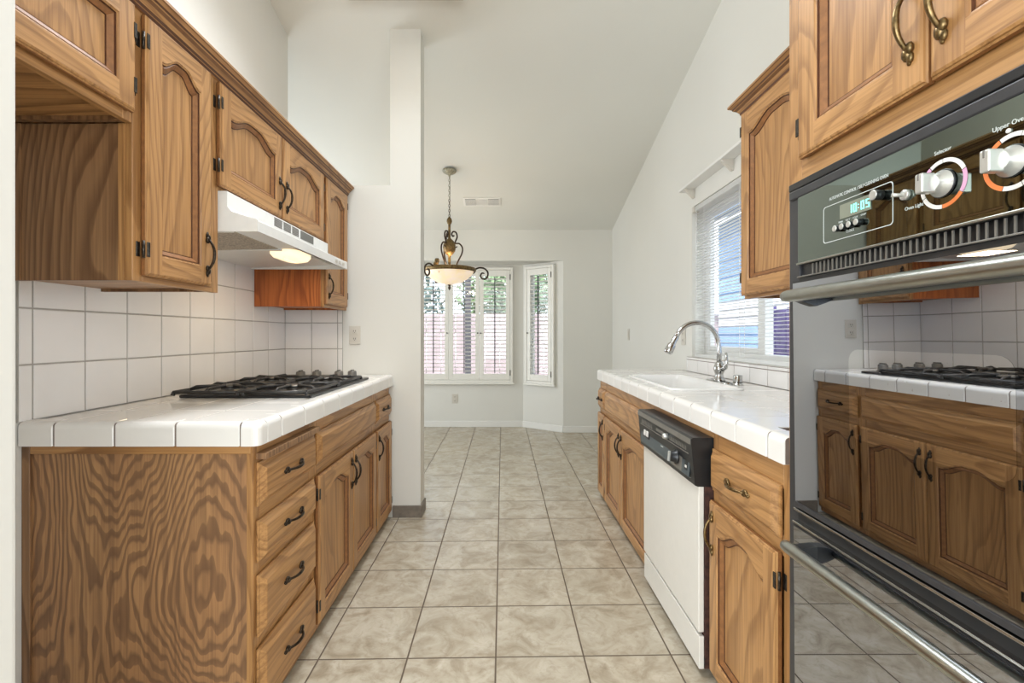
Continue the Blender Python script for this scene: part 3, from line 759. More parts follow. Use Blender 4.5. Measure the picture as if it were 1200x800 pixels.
# rail above the dishwasher
b = MB(); b.box(XFr, XFr+.019, 1.551, 2.169, .800, .827, 'oak_horizontal', .001, 1); o = b.build('cabinet_rail'); tag(o, 'thin oak rail between the counter edge and the dishwasher top', 'rail')

# tall oven cabinet
XT = 0.690
c = thing('oven_cabinet', 'tall light oak cabinet housing the double wall oven', 'cabinet', (1.0, .72, 0))
b = MB()
b.box(XT+.019, XR-.001, 1.106, 1.124, 0, 2.25, 'oak_vertical'); b.box(XT+.019, XR-.001, .30, .318, 0, 2.25, 'oak_vertical')
b.box(XT+.019, XR-.001, .318, 1.106, 1.495, 1.513, 'oak_across'); b.box(XT+.019, XR-.001, .318, 1.106, 2.232, 2.25, 'oak_across')
b.box(XT+.019, XR-.001, .318, 1.106, .10, .118, 'oak_across'); b.box(XR-.009, XR-.001, .318, 1.106, .118, 2.232, 'oak_side_panel')
b.build('carcass', c)
f = MB()
f.box(XT, XT+.019, 1.078, 1.126, 0, 2.25, 'oak_vertical', .001, 1); f.box(XT, XT+.019, .298, .345, 0, 2.25, 'oak_vertical', .001, 1)
f.box(XT, XT+.019, .345, 1.078, 1.486, 1.56, 'oak_horizontal', .001, 1); f.box(XT, XT+.019, .345, 1.078, 2.20, 2.25, 'oak_horizontal', .001, 1); f.box(XT, XT+.019, .345, 1.078, 0, .16, 'oak_horizontal', .001, 1)
f.box(XT, XT+.019, .70, .775, 1.56, 2.20, 'oak_vertical', .001, 1)
f.build('face_frame', c)
door(c, 1, XT, .741, 1.064, 1.540, 2.19, True, 'lb', 1, hv=.115, mat='polished_brass', stile=.060)
door(c, 1, XT, .412, .735, 1.540, 2.19, True, 'hb', -1, hv=.115, mat='polished_brass', stile=.060)
# wall cabinet, right
XW = 0.965
c = thing('wall_cabinet', 'oak wall cabinet with arched door between the sink window and the oven cabinet', 'cabinet', (1.13, 1.5, 1.29))
carcass(c, 1, XW, XR-.001, 1.127, 1.862, 1.288, UT)
face_frame(c, 1, XW, 1.126, 1.864, 1.285, UT, [1.396], [(1.285, 1.32), (2.0, UT)])
door(c, 1, XW, 1.400, 1.857, 1.297, ZT1+.01, True, 'lb', 1)
door(c, 1, XW, 1.135, 1.392, 1.297, ZT1+.01, True, 'hb', -1)
crown([(XW, 1.127), (XW, 1.864), (XR-.002, 1.864)], [(-1, 0), (-1, 1), (0, 1)], UT-.022, 'stepped oak crown molding on the wall cabinet beside the sink window')

# ------------------------------------------------------------------ dishwasher
dw = thing('dishwasher', 'white dishwasher with black control panel under the sink counter', 'dishwasher', (1.0, 1.855, 0))
D0, D1 = 1.555, 2.165
b = MB(); b.box(.712, .765, D0+.004, D1-.004, .02, .79, 'black_plastic', .003); b.box(.765, XR-.05, D0+.004, D1-.004, .02, .70, 'black_plastic', .003); b.build('body', dw)
b = MB(); b.box(.653, .672, D0+.004, D1-.002, .150, .642, 'appliance_white', .003); b.build('door', dw)
b = MB(); b.box(.673, .711, D0+.002, D1-.002, .03, .64, 'door_rust', .001, 1); b.build('door_side', dw, 'brown rusty door side')
b = MB(); b.box(.655, .672, D0+.004, D1-.002, .028, .137, 'appliance_white', .002); b.build('kick_panel', dw)
cp = MB(); cp.prism([(.626, .796), (.640, .641), (.650, .637), (.711, .637), (.711, .800), (.634, .800)], 1, D0, D1, 'black_plastic'); cp = cp.build('control_panel', dw, 'black control panel with slanted face')
def dwp(y, z): return .626+(.796-z)*(.014/.155)
sl_ = math.atan2(.014, .155)
def dwM(y, z): return Matrix.Translation((dwp(y, z), y, z)) @ Matrix.Rotation(sl_, 4, 'Y')
def dbox(mb, y0, y1, z0, z1, w, m, bev=.001):
    M = dwM((y0+y1)/2, (z0+z1)/2); mb.box(-w, .002, -(y1-y0)/2, (y1-y0)/2, -(z1-z0)/2, (z1-z0)/2, m, bev, 1, M=M)
b = MB(); dbox(b, D0+.03, D1-.03, .660, .738, .0015, 'panel_slate'); dbox(b, D0+.03, D1-.03, .738, .741, .0025, 'panel_grey_trim'); dbox(b, D0+.03, D1-.03, .656, .659, .0025, 'panel_grey_trim'); b.build('fascia', cp)
b = MB(); dbox(b, D0+.005, D1-.005, .776, .795, .003, 'panel_grey_trim', .001); b.build('top_trim', cp)
b = MB()
for k in range(9): dbox(b, D1-.06-k*.017, D1-.054-k*.017, .746, .768, .0015, 'panel_grey_trim', 0)
for k in range(12): dbox(b, D0+.05+k*.014, D0+.055+k*.014, .748, .764, .0012, 'panel_grey_trim', 0)
dbox(b, D0+.245, D0+.36, .752, .762, .0015, 'panel_grey_trim', 0)
b.build('vent_slots', cp)
b = MB(); M = dwM(D0+.225, .756); b.lathe([(.011, 0), (.011, .012), (.009, .020), (.002, .021)], 'knob_silver', M @ Vector((0, 0, 0)), M.to_3x3() @ Vector((-1, 0, 0)), 12); b.build('latch_knob', cp)
for yy in (D1-.09, D1-.125):
    b = MB(); dbox(b, yy-.012, yy+.012, .698, .722, .005, 'dial_white', .002); b.build('push_button', cp)
b = MB(); dbox(b, D1-.15, D1-.065, .690, .729, .002, 'black_plastic', .002); b.build('button_surround', cp)
b = MB(); dbox(b, D0+.275, D0+.325, .690, .697, .002, 'oven_lettering', 0); dbox(b, D0+.29, D0+.315, .698, .701, .002, 'oven_lettering', 0); b.build('printed_mark', cp)
b = MB(); dbox(b, D0+.095, D0+.20, .662, .736, .0022, 'panel_grey_trim', .001); b.build('dial_plate', cp)
b = MB(); M = dwM(D0+.145, .700); b.lathe([(.027, 0), (.027, .006), (.020, .010), (.018, .024), (.003, .025)], 'black_plastic', M @ Vector((-.002, 0, 0)), M.to_3x3() @ Vector((-1, 0, 0)), 20)
b.box(-.034, -.026, -.004, .004, -.018, .018, 'knob_silver', .001, M=M); b.build('timer_dial', cp)
b = MB(); dbox(b, D0+.045, D0+.072, .676, .722, .002, 'black_plastic', .001); dbox(b, D0+.050, D0+.068, .684, .694, .004, 'dial_white', .001); b.build('rinse_switch', cp)

# ------------------------------------------------------------------ double wall oven
ov = thing('double_wall_oven', 'black double wall oven with mirrored glass doors and round dials', 'oven', (.95, .71, .17))
b = MB(); b.box(.712, 1.20, .352, 1.072, .17, 1.478, 'black_enamel', .004); b.build('body', ov)
b = MB(); XO = .664
b.box(XO, .6895, 1.046, 1.083, .165, 1.486, 'oven_trim', .002); b.box(XO, .6895, .338, .372, .165, 1.486, 'oven_trim', .002)
b.box(XO-.002, .6895, .338, 1.083, 1.470, 1.486, 'black_enamel', .002); b.box(XO-.006, .6895, .345, 1.076, 1.447, 1.467, 'oven_trim', .003)
b.box(XO+.006, .70, .372, 1.046, .17, 1.45, 'black_enamel')
b.build('trim_frame', ov)
XP = .650; PY0, PY1 = .365, 1.030
cpn = boxobj('control_panel', ov, XP, .668, PY0, PY1, 1.298, 1.443, 'panel_black_glass', .001, 'black glass control panel')
# lettering
def lettering(parent, s, y_left, z, size, x=XP, m='oven_lettering', name='lettering', width=None, bold=False):
    cu = bpy.data.curves.new('text_curve', 'FONT'); cu.body = s; cu.size = size; cu.extrude = .0002
    if bold: cu.offset = size*.02
    to = bpy.data.objects.new('text_tmp', cu); col.objects.link(to)
    bpy.context.view_layer.update()
    dg = bpy.context.evaluated_depsgraph_get()
    me = bpy.data.meshes.new_from_object(to.evaluated_get(dg))
    bpy.data.objects.remove(to)
    xs_ = [v.co.x for v in me.vertices]; k = (width/(max(xs_)-min(xs_))) if width else 1
    org = ORG[parent.name]; x_min = min(xs_)
    for v in me.vertices:
        a, bb, cc = (v.co.x-x_min)*k, v.co.y, v.co.z
        v.co = Vector((x-.0004-cc, y_left-a, z+bb))-org
    me.flip_normals() if hasattr(me, 'flip_normals') else None
    me.materials.clear(); me.materials.append(MATS[m]); me.name = name
    o = bpy.data.objects.new(name, me); col.objects.link(o); o.parent = parent; ORG[o.name] = org; return o
lettering(cpn, 'AUTOMATIC CONTROL / SELF CLEANING OVEN', .930, 1.4075, .0085, width=.142)
lettering(cpn, 'Selector', .7035, 1.410, .0082, width=.0265)
lettering(cpn, 'Upper Oven', .6200, 1.4085, .0088, width=.041)
lettering(cpn, 'Oven Light', .755, 1.341, .008, width=.033)
lettering(cpn, 'CLOCK', .884, 1.334, .007, width=.02)
for k, w_ in enumerate(('TIMER', 'SET', 'COOK', 'STOP')): lettering(cpn, w_, .905-.019*k, 1.3565, .0045, width=.012)
# rounded outline around the clock
b = MB(); pts = []; y0, y1, z0, z1, rr = .778, .947, 1.325, 1.398, .006
for cy_, cz_, a0 in ((y1-rr, z1-rr, 0), (y0+rr, z1-rr, 90), (y0+rr, z0+rr, 180), (y1-rr, z0+rr, 270)):
    for k in range(5):
        a = math.radians(a0+k*22.5); pts.append((cy_+rr*math.cos(a), cz_+rr*math.sin(a)))
def outl(ins, w): 
    cy0, cz0 = (y0+y1)/2, (z0+z1)/2
    return [(XP-w, p[0]+(ins if p[0] < cy0 else -ins), p[1]+(ins if p[1] < cz0 else -ins)) for p in pts]
b.loft([outl(0, .0001), outl(0, .0006), outl(.0012, .0006), outl(.0012, .0001)], 'oven_lettering'); b.build('clock_outline', cpn)
dsp = boxobj('clock_display', cpn, XP-.0015, XP, .824, .900, 1.3625, 1.390, 'display_glass', .0005)
seg7 = {'1': 'bc', '0': 'abcdef', '5': 'afgcd'}
def digit(mb, ch, y, z, w, h):
    t_ = .0016; x0, x1 = XP-.0021, XP-.0015
    S7 = {'a': (0, w, h-t_, h), 'g': (0, w, h/2-t_/2, h/2+t_/2), 'd': (0, w, 0, t_), 'f': (0, t_, h/2, h), 'e': (0, t_, 0, h/2), 'b': (w-t_, w, h/2, h), 'c': (w-t_, w, 0, h/2)}
    for s_ in seg7[ch]:
        a, c_, d_, e_ = S7[s_]; mb.box(x0, x1, y-c_, y-a, z+d_, z+e_, 'clock_digits')
b = MB()
for ch, yy in (('1', .876), ('0', .864), ('0', .846), ('5', .834)): digit(b, ch, yy, 1.368, .0075, .015)
for zz in (1.372, 1.378): b.box(XP-.0021, XP-.0015, .8508, .8522, zz, zz+.0015, 'clock_digits')
b.build('digits', dsp)
def cyl(mb, y, z, r, x0, x1, m, n=16, prof=None):
    L = x0-x1
    mb.lathe(prof or [(r, 0), (r, L*.85), (r*.88, L), (.0005, L)], m, (x0, y, z), (-1, 0, 0), n)
for yy in (.902, .884, .866, .848):
    b = MB(); cyl(b, yy, 1.346, .0058, XP, XP-.010, 'black_plastic', 12); b.lathe([(.0050, 0), (.0062, .001), (.0050, .002)], 'knob_silver', (XP-.0092, yy, 1.346), (-1, 0, 0), 12); b.build('clock_button', cpn)
b = MB(); cyl(b, .803, 1.381, .0085, XP, XP-.015, 'black_plastic', 14); b.lathe([(.0075, 0), (.009, .001), (.0075, .002)], 'knob_silver', (XP-.0135, .803, 1.381), (-1, 0, 0), 14); b.build('clock_set_knob', cpn)
b = MB(); cyl(b, .752, 1.366, .0085, XP, XP-.006, 'knob_silver', 14); b.tube([(XP-.004, .752, 1.366), (XP-.012, .757, 1.367), (XP-.018, .760, 1.368)], [.0035, .0030, .0036], 'knob_silver', 8); b.build('light_switch', cpn)
b = MB(); cyl(b, .600, 1.4025, .003, XP, XP-.002, 'dial_white', 10); b.build('indicator_lamp', cpn)
def dial(y, z, R, segs):
    for m, spans in segs.items():
        for a0, a1 in spans:
            b = MB(); n = max(2, int((a1-a0)/6)); o_, i_ = [], []
            for k in range(n+1):
                a = math.radians(a0+1+(a1-a0-2)*k/n)          # 0 = towards -Y (viewer's right), 90 = up
                o_.append((y-R*math.cos(a), z+R*math.sin(a))); i_.append((y-(R-.0058)*math.cos(a), z+(R-.0058)*math.sin(a)))
            b.prism(o_+i_[::-1], 0, XP-.0006, XP-.00005, m)
            b.build('dial_ring', cpn, {'dial_white': 'white dial marking', 'dial_orange': 'orange dial marking', 'dial_pink': 'pink dial marking'}[m])
    kb = MB()
    kb.lathe([(.0195, 0), (.0195, .004), (.0145, .007), (.0135, .018), (.013, .019)], 'knob_silver', (XP, y, z), (-1, 0, 0), 28)
    kb.lathe([(.020, .0), (.021, .0015), (.020, .003)], 'black_plastic', (XP, y, z), (-1, 0, 0), 28)
    kb.box(XP-.037, XP-.016, y-.0065, y+.0065, z-.0145, z+.0145, 'knob_silver', .0025, 3)
    kb.box(XP-.0375, XP-.030, y-.0012, y+.0012, z+.004, z+.0135, 'knob_grey', .0003, 1)
    kb.build('control_knob', cpn)
dial(.690, 1.364, .0365, {'dial_white': [(20, 90), (90, 125), (180, 205), (205, 268)], 'dial_orange': [(268, 325)], 'dial_pink': [(325, 380), (125, 150)]})
dial(.596, 1.362, .0365, {'dial_white': [(70, 115), (20, 70), (-25, 20), (250, 290), (290, 335)], 'dial_orange': [(115, 150), (185, 250)]})
# vent strip below the panel
b = MB(); b.box(.672, .69, PY0, PY1, 1.258, 1.297, 'slot_black'); b.box(.652, .672, PY0, PY1, 1.258, 1.2665, 'black_plastic', .001)
b.box(.646, .655, PY0, PY1, 1.2940, 1.2985, 'brushed_steel', .001); b.box(.648, .655, PY0, PY1, 1.2665, 1.2695, 'panel_grey_trim', .0008)
y = PY1-.045
while y > PY0+.02: b.box(.6525, .6545, y-.0013, y+.0014, 1.2695, 1.2925, 'panel_grey_trim'); y -= .0118
b.build('vent_grille', ov)
# oven doors
def oven_door(z0, z1, xt, xb, hz, window, lab):
    y0, y1 = .372, 1.012
    d = MB(); d.prism([(xt+.0015, z1), (xb+.0015, z0), (.662, z0), (.662, z1)], 1, y0, y1, 'black_enamel'); do = d.build('oven_door', ov, lab)
    gz0, gz1 = z0+.012, z1-.004
    fx = lambda z: xt+(xb-xt)*(z1-z)/(z1-z0)
    g = MB(); g.prism([(fx(gz1), gz1), (fx(gz0), gz0), (fx(gz0)+.004, gz0), (fx(gz1)+.004, gz1)], 1, y0+.002, y1-.001, 'oven_mirror_glass'); g.build('glass', do)
    if window:
        wy0, wy1, wz0, wz1 = window; r = .022; pts = []
        for cy_, cz_, a0 in ((wy1-r, wz1-r, 0), (wy0+r, wz1-r, 90), (wy0+r, wz0+r, 180), (wy1-r, wz0+r, 270)):
            for k in range(6):
                a = math.radians(a0+k*18); pts.append((cy_+r*math.cos(a), cz_+r*math.sin(a)))
        w = MB(); w.poly([(fx(p[1])-.0002, p[0], p[1]) for p in pts], 'oven_window_glass'); w.build('oven_window', do, 'lighter rounded window in the glass')
    tr_ = MB(); tr_.box(fx(z0)-.002, fx(z0)+.004, y0, y1, z0, z0+.011, 'oven_trim', .001); tr_.build('door_trim', do)
    h = MB(); hx = .588
    h.tube([(hx, y0+.005, hz), (hx, y0+.02, hz), (hx, .96, hz), (hx, .974, hz)], [.011, .0125, .0125, .011], 'brushed_steel', 14); h.build('handle', do, 'long grey metal bar handle')
    for yy in (.945, y0+.035):
        br = MB(); br.prism([(hx+.006, hz-.010), (hx+.006, hz+.010), (fx(hz), hz+.014), (fx(hz), hz-.022), (hx+.02, hz-.016)], 1, yy-.011, yy+.011, 'black_plastic'); br.build('handle_bracket', do)
oven_door(.772, 1.256, .6270, .6330, 1.221, (.573, .850, .955, 1.115), 'upper oven door of dark mirror glass')
b = MB(); b.box(.640, .69, .372, 1.014, .738, .768, 'black_plastic', .001); b.box(.630, .642, .372, 1.014, .764, .769, 'chrome', .001); b.box(.628, .642, .372, 1.014, .7365, .741, 'chrome', .001); b.build('vent_strip', ov, 'black vent slot with chrome edges')
oven_door(.215, .734, .6290, .6330, .704, None, 'lower oven door of dark mirror glass')

# ------------------------------------------------------------------ range hood
hd = thing('range_hood', 'white under-cabinet range hood lit above the cooktop', 'hood', (-1.1, 2.07, 1.5))
H0, H1 = 1.611, 2.540
ZH = 1.638
b = MB()
b.prism([(-1.362, ZH), (-.950, ZH), (-.950, 1.585), (-.935, 1.566), (-.850, 1.540), (-.845, 1.536), (-.845, 1.500), (-.852, 1.500), (-.852, 1.533), (-.940, 1.558), (-.960, 1.580), (-.960, 1.615), (-1.362, 1.615)], 1, H0+.004, H1-.004, 'hood_white')
b.box(-1.362, -1.354, H0+.004, H1-.004, 1.505, 1.615, 'hood_white')
b.build('canopy', hd)
for y0_, y1_ in ((H0, H0+.006), (H1-.006, H1)):
    b = MB(); b.prism([(-1.362, ZH), (-.949, ZH), (-.949, 1.585), (-.934, 1.567), (-.849, 1.541), (-.844, 1.537), (-.844, 1.499), (-1.362, 1.499)], 1, y0_, y1_, 'hood_white'); b.build('end_panel', hd)
b = MB(); R = Matrix.Translation((-1.145, 0, 1.508)) @ Matrix.Rotation(math.radians(-1), 4, 'Y')
b.box(-.195, .195, 1.64, 1.98, -.006, .006, 'filter_mesh', .002, M=R)
b.build('filter', hd, 'greasy metal mesh filter')
for y0_ in (1.625, 1.98):
    b = MB(); b.box(-1.34, -.94, y0_, y0_+.015, 1.500, 1.515, 'hood_white', .002); b.build('filter_frame', hd)
b = MB(); b.prism([(-1.354, 1.506), (-.93, 1.520), (-.93, 1.530), (-1.354, 1.516)], 1, 2.0, H1-.006, 'hood_white'); b.prism([(-.955, 1.508), (-.853, 1.522), (-.853, 1.530), (-.955, 1.520)], 1, H0+.006, 2.0, 'hood_white'); b.build('inner_pan', hd)
b = MB(); rg = []
for ins, zz in ((0, 1.520), (0, 1.505), (.012, 1.490), (.035, 1.483)):
    y0_, y1_, x0_, x1_ = 2.05+ins, 2.26-ins, -1.04+ins, -.91-ins; r = .05-ins*.5; q = []
    for cx_, cy_, a0 in ((x1_-r, y1_-r, 0), (x0_+r, y1_-r, 90), (x0_+r, y0_+r, 180), (x1_-r, y0_+r, 270)):
        for k in range(6):
            a = math.radians(a0+k*18); q.append((cx_+r*math.cos(a), cy_+r*math.sin(a), zz))
    rg.append(q)
b.loft(rg, 'lamp_lens', True, (True, True), True); b.build('lamp_lens', hd, 'glowing warm lamp lens')
for y0_, y1_, m in ((1.945, 2.015, 'slot_dark'), (2.028, 2.098, 'slot_dark'), (2.110, 2.178, 'slot_dark')):
    b = MB()
    for k in range(5): b.box(-.9515, -.949, y0_, y1_, 1.598+k*.0075, 1.602+k*.0075, m)
    b.build('vent_louvers', hd)
b = MB(); b.box(-.952, -.949, 2.198, 2.348, 1.595, 1.634, 'vent_dark', .0008, 1)
for k in range(12): b.box(-.953, -.951, 2.204+k*.012, 2.208+k*.012, 1.599, 1.630, 'slot_dark')
b.build('vent_louvers', hd)
for yy in (2.36, 2.41, 2.46):
    b = MB(); b.box(-.8465, -.842, yy, yy+.03, 1.511, 1.525, 'plate_beige', .001); b.build('switch', hd)
light('hood_lamp', 'AREA', (-.98, 2.155, 1.478), 1.6, (1, .76, .48), (0, 0, 0), .14)

# ------------------------------------------------------------------ cooktop
ck = thing('gas_cooktop', 'black four burner gas cooktop set into the white tile counter', 'cooktop', (-1.02, 2.23, ZC))
CX0, CX1, CY0, CY1 = -1.275, -.752, 1.84, 2.63
b = MB(); b.box(CX0, CX1, CY0, CY1, ZC+.0005, ZC+.014, 'black_enamel', .005); b.box(CX0+.02, CX1-.02, CY0+.02, CY1-.10, ZC+.014, ZC+.017, 'black_enamel', .001); b.build('base', ck)
bx, by = (-1.150, -.880), (1.975, 2.330)
for xx in bx:
    for yy in by:
        b = MB(); b.lathe([(.052, 0), (.050, .004), (.034, .006), (.034, .016), (.040, .018), (.040, .023), (.030, .027), (.002, .028)], 'burner_metal', (xx, yy, ZC+.015), (0, 0, 1), 20); b.build('burner', ck)
zg = ZC+.040
for xx in bx:
    for yy in by:
        g = MB(); hw, hl = .122, .168
        def bar(p, q, r=.0065): g.tube([p, q], r, 'cast_iron', 6)
        for sx_ in (-1, 1): bar((xx+sx_*hw, yy-hl, zg-.012), (xx+sx_*hw, yy+hl, zg-.012))
        for sy_ in (-1, 1): bar((xx-hw, yy+sy_*hl, zg-.012), (xx+hw, yy+sy_*hl, zg-.012))
        for sx_ in (-1, 1):
            for sy_ in (-1, 1):
                g.tube([(xx+sx_*hw, yy+sy_*hl, zg-.012), (xx+sx_*(hw+.002), yy+sy_*(hl+.002), ZC+.015)], [.0065, .0075], 'cast_iron', 6)
                g.tube([(xx+sx_*hw, yy+sy_*.075, zg-.012), (xx+sx_*hw*.8, yy+sy_*.070, zg), (xx+sx_*.03, yy+sy_*.028, zg)], .006, 'cast_iron', 6)
        for sy_ in (-1, 1): g.tube([(xx, yy+sy_*hl, zg-.012), (xx, yy+sy_*hl*.85, zg), (xx, yy+sy_*.035, zg)], .006, 'cast_iron', 6)
        g.build('grate', ck)
for xx, yy in ((-1.095, 2.535), (-1.015, 2.555), (-.895, 2.555), (-.825, 2.565)):
    b = MB(); b.lathe([(.028, 0), (.028, .004), (.024, .008), (.023, .034), (.019, .039), (.001, .040)], 'knob_grey', (xx, yy, ZC+.014), (0, 0, 1), 18)
    b.box(xx-.004, xx+.004, yy-.022, yy+.022, ZC+.050, ZC+.060, 'knob_grey', .002); b.build('control_knob', ck)

# ------------------------------------------------------------------ sink, faucet
sk = thing('kitchen_sink', 'white enamel sink basin sunk into the tiled counter by the window', 'sink', ((SKX0+SKX1)/2, (SKY0+SKY1)/2, ZC-.18))
def rrect(x0, x1, y0, y1, r, z, n=6):
    q = []
    for cx_, cy_, a0 in ((x1-r, y1-r, 0), (x0+r, y1-r, 90), (x0+r, y0+r, 180), (x1-r, y0+r, 270)):
        for k in range(n):
            a = math.radians(a0+k*90/(n-1)); q.append((cx_+r*math.cos(a), cy_+r*math.sin(a), z))
    return q
b = MB(); rg = []
for ins, zz in ((-.020, ZC+.0005), (-.020, ZC+.006), (-.015, ZC+.010), (-.004, ZC+.010), (.004, ZC+.005), (.010, ZC-.02), (.020, ZC-.14), (.045, ZC-.165), (.09, ZC-.17)):
    rg.append(rrect(SKX0+ins, SKX1-ins, SKY0+ins, SKY1-ins, .05 if ins < .03 else .03, zz))
b.loft(rg, 'sink_enamel', True, (False, True), True); b.build('basin', sk)
b = MB(); b.lathe([(.045, 0), (.043, .003), (.030, .002), (.002, .001)], 'chrome', ((SKX0+SKX1)/2, (SKY0+SKY1)/2, ZC-.1695), (0, 0, 1), 20); b.build('drain', sk)
fx_, fy_ = 1.135, 2.45
fc = thing('kitchen_faucet', 'chrome gooseneck faucet with pull-down spray head behind the sink', 'faucet', (fx_, fy_, ZC))
b = MB(); rg = [rrect(fx_-.032+i, fx_+.032-i, fy_-.115+i, fy_+.115-i, .03, zz) for i, zz in ((0, ZC+.0005), (0, ZC+.006), (.004, ZC+.010), (.010, ZC+.012))]
b.loft(rg, 'chrome', True, (True, True), True); b.build('deck_plate', fc)
b = MB(); b.lathe([(.030, 0), (.030, .008), (.024, .016), (.020, .034), (.023, .044), (.028, .055), (.029, .066), (.024, .082), (.018, .090), (.016, .10)], 'chrome', (fx_, fy_, ZC+.010), (0, 0, 1), 24); b.build('body', fc)
b = MB(); path = [(fx_, fy_, ZC+.10), (fx_, fy_, ZC+.16), (fx_-.004, fy_, ZC+.20)]
cx_, cz_, rr = fx_-.118, ZC+.200, .114
for k in range(1, 13):
    a = math.radians(k*13.2); path.append((cx_+rr*math.cos(a), fy_, cz_+rr*math.sin(a)))
b.tube(path, .0125, 'chrome', 14); b.build('spout', fc)
e = Vector(path[-1]); dr = (Vector(path[-1])-Vector(path[-2])).normalized()
b = MB(); b.lathe([(.0125, 0), (.0150, .006), (.0150, .040), (.021, .050), (.023, .085), (.021, .098), (.014, .100)], 'chrome', tuple(e), tuple(dr), 18); b.build('spray_head', fc)
b = MB(); b.tube([(fx_+.004, fy_-.016, ZC+.070), (fx_+.012, fy_-.040, ZC+.082), (fx_+.016, fy_-.048, ZC+.105), (fx_+.014, fy_-.046, ZC+.160)], [.013, .012, .009, .006], 'chrome', 12); b.build('lever', fc)
o = MB(); o.lathe([(.026, 0), (.026, .004), (.021, .006), (.021, .045), (.019, .050), (.003, .052)], 'chrome', (1.165, 2.315, ZC+.0005), (0, 0, 1), 20)
o.lathe([(.0216, .014), (.0222, .016), (.0216, .018)], 'slot_dark', (1.165, 2.315, ZC+.0005), (0, 0, 1), 20, caps=(False, False))
o = o.build('air_gap_cap'); tag(o, 'short chrome air gap cap on the counter beside the faucet', 'air gap')

# ------------------------------------------------------------------ outlets and switches
def outlet(label, M, kind='outlet'):
    th = thing('wall_outlet' if kind == 'outlet' else 'wall_switch', label, kind, tuple(M @ Vector((0, 0, 0))), 'outlet and switch plates')
    b = MB(); b.box(-.036, .036, -.006, -.0006, -.058, .058, 'plate_beige', .003, M=M); b.build('cover_plate', th)
    if kind == 'outlet':
        for s_ in (-1, 1):
            b = MB(); b.box(-.015, .015, -.0085, -.006, s_*.024-.015, s_*.024+.015, 'plate_beige', .003, M=M)
            for q in (-.006, .006): b.box(q-.0015, q+.0015, -.0090, -.008, s_*.024-.003, s_*.024+.007, 'slot_dark', M=M)
            b.box(-.002, .002, -.0090, -.008, s_*.024-.010, s_*.024-.006, 'slot_dark', M=M)
            b.build('receptacle', th)
    else:
        b = MB(); b.box(-.016, .016, -.0105, -.006, -.032, .032, 'plate_beige', .003, M=M); b.build('rocker', th)
MX = Matrix.Rotation(-PI/2, 4, 'Z')          # faces -X
outlet('beige outlet on the partition wall at the end of the cooktop counter', Matrix.Translation((-.927, YP, 1.143)))
outlet('beige outlet low on the bay wall under the wide shutters', Matrix.Translation((-.597, YB, .351)))
outlet('beige outlet on the right wall just left of the sink window', Matrix.Translation((XR, 3.33, 1.13)) @ MX)
outlet('beige light switch on the right wall past the end of the sink counter', Matrix.Translation((XR, 4.78, 1.15)) @ MX, 'switch')

# ceiling vent
ang = math.atan(SL)
vy, vx = 4.90, -.215
VM = Matrix.Translation((vx, vy, ceil_z(vy))) @ Matrix.Rotation(-ang, 4, 'X')
vt = thing('ceiling_vent', 'white rectangular air vent on the sloped ceiling above the dining area', 'vent', tuple(VM @ Vector((0, 0, 0))))
b = MB(); b.box(-.195, .195, -.082, .082, -.008, -.0005, 'trim_white', .003, M=VM); b.build('frame', vt)
for x0_, x1_ in ((-.175, -.065), (.065, .175)):
    b = MB(); b.box(x0_, x1_, -.06, .06, -.010, -.008, 'vent_dark', M=VM)
    for k in range(9): b.box(x0_, x1_, -.056+k*.0135, -.050+k*.0135, -.0125, -.010, 'trim_white', M=VM)
    b.build('louvers', vt)
b = MB()
for k in range(9): b.box(-.058, .058, -.056+k*.0135, -.050+k*.0135, -.0125, -.008, 'trim_white', M=VM)
b.build('louvers', vt)

# ceiling light box over the kitchen aisle (its far edge just shows at the top of the photo)
FM = Matrix.Translation((-.555, 1.93, ceil_z(1.93))) @ Matrix.Rotation(-ang, 4, 'X')
fl = thing('ceiling_light', 'shallow wood framed light box on the kitchen ceiling at the top edge', 'light', tuple(FM @ Vector((0, 0, 0))))
b = MB()
for x0_, x1_, y0_, y1_ in ((-.33, .33, .75, .80), (-.33, .33, -.80, -.75), (-.33, -.28, -.75, .75), (.28, .33, -.75, .75)): b.box(x0_, x1_, y0_, y1_, -.062, -.001, 'oak_crown_dark', .003, M=FM)
b.build('frame', fl)
b = MB(); b.box(-.28, .28, -.75, .75, -.045, -.040, 'ceiling_diffuser', M=FM); b.build('diffuser', fl)
# ------------------------------------------------------------------ pendant lamp
px_, py_ = -.497, 4.364; pzc = ceil_z(py_)
pl = thing('pendant_light', 'bronze scroll pendant lamp with lit alabaster bowl in the dining area', 'lamp', (px_, py_, 1.55))
b = MB(); b.lathe([(.062, .012), (.066, .0), (.060, -.012), (.040, -.024), (.014, -.034), (.008, -.05)], 'pale_bronze', (px_, py_, pzc-.012), (0, 0, 1), 20); b.build('canopy', pl)
b = MB(); z = pzc-.06; k = 0
while z > 2.25:
    q = []
    for i in range(13):
        a = 2*PI*i/12; w_ = .0075*math.cos(a); h_ = .015*math.sin(a)
        q.append((px_+(w_ if k % 2 else 0), py_+(0 if k % 2 else w_), z-.015+h_))
    b.tube(q, .0022, 'pale_bronze' if z > 2.42 else 'iron_bronze', 5, False); z -= .0235; k += 1
b.tube([(px_+.004, py_, pzc-.05), (px_+.006, py_+.004, 2.5), (px_+.003, py_, 2.24)], .002, 'iron_bronze', 5)
b.build('chain', pl)
b = MB(); b.lathe([(.004, .70), (.012, .69), (.022, .675), (.026, .655), (.020, .635), (.012, .625), (.012, .50), (.020, .49), (.042, .47), (.056, .44), (.060, .41), (.054, .375), (.036, .35), (.016, .335), (.013, .32), (.013, .22), (.022, .21), (.022, .20)], 'gold_leaf', (px_, py_, 1.55), (0, 0, 1), 20); b.build('stem', pl)
b = MB(); zr = 1.753
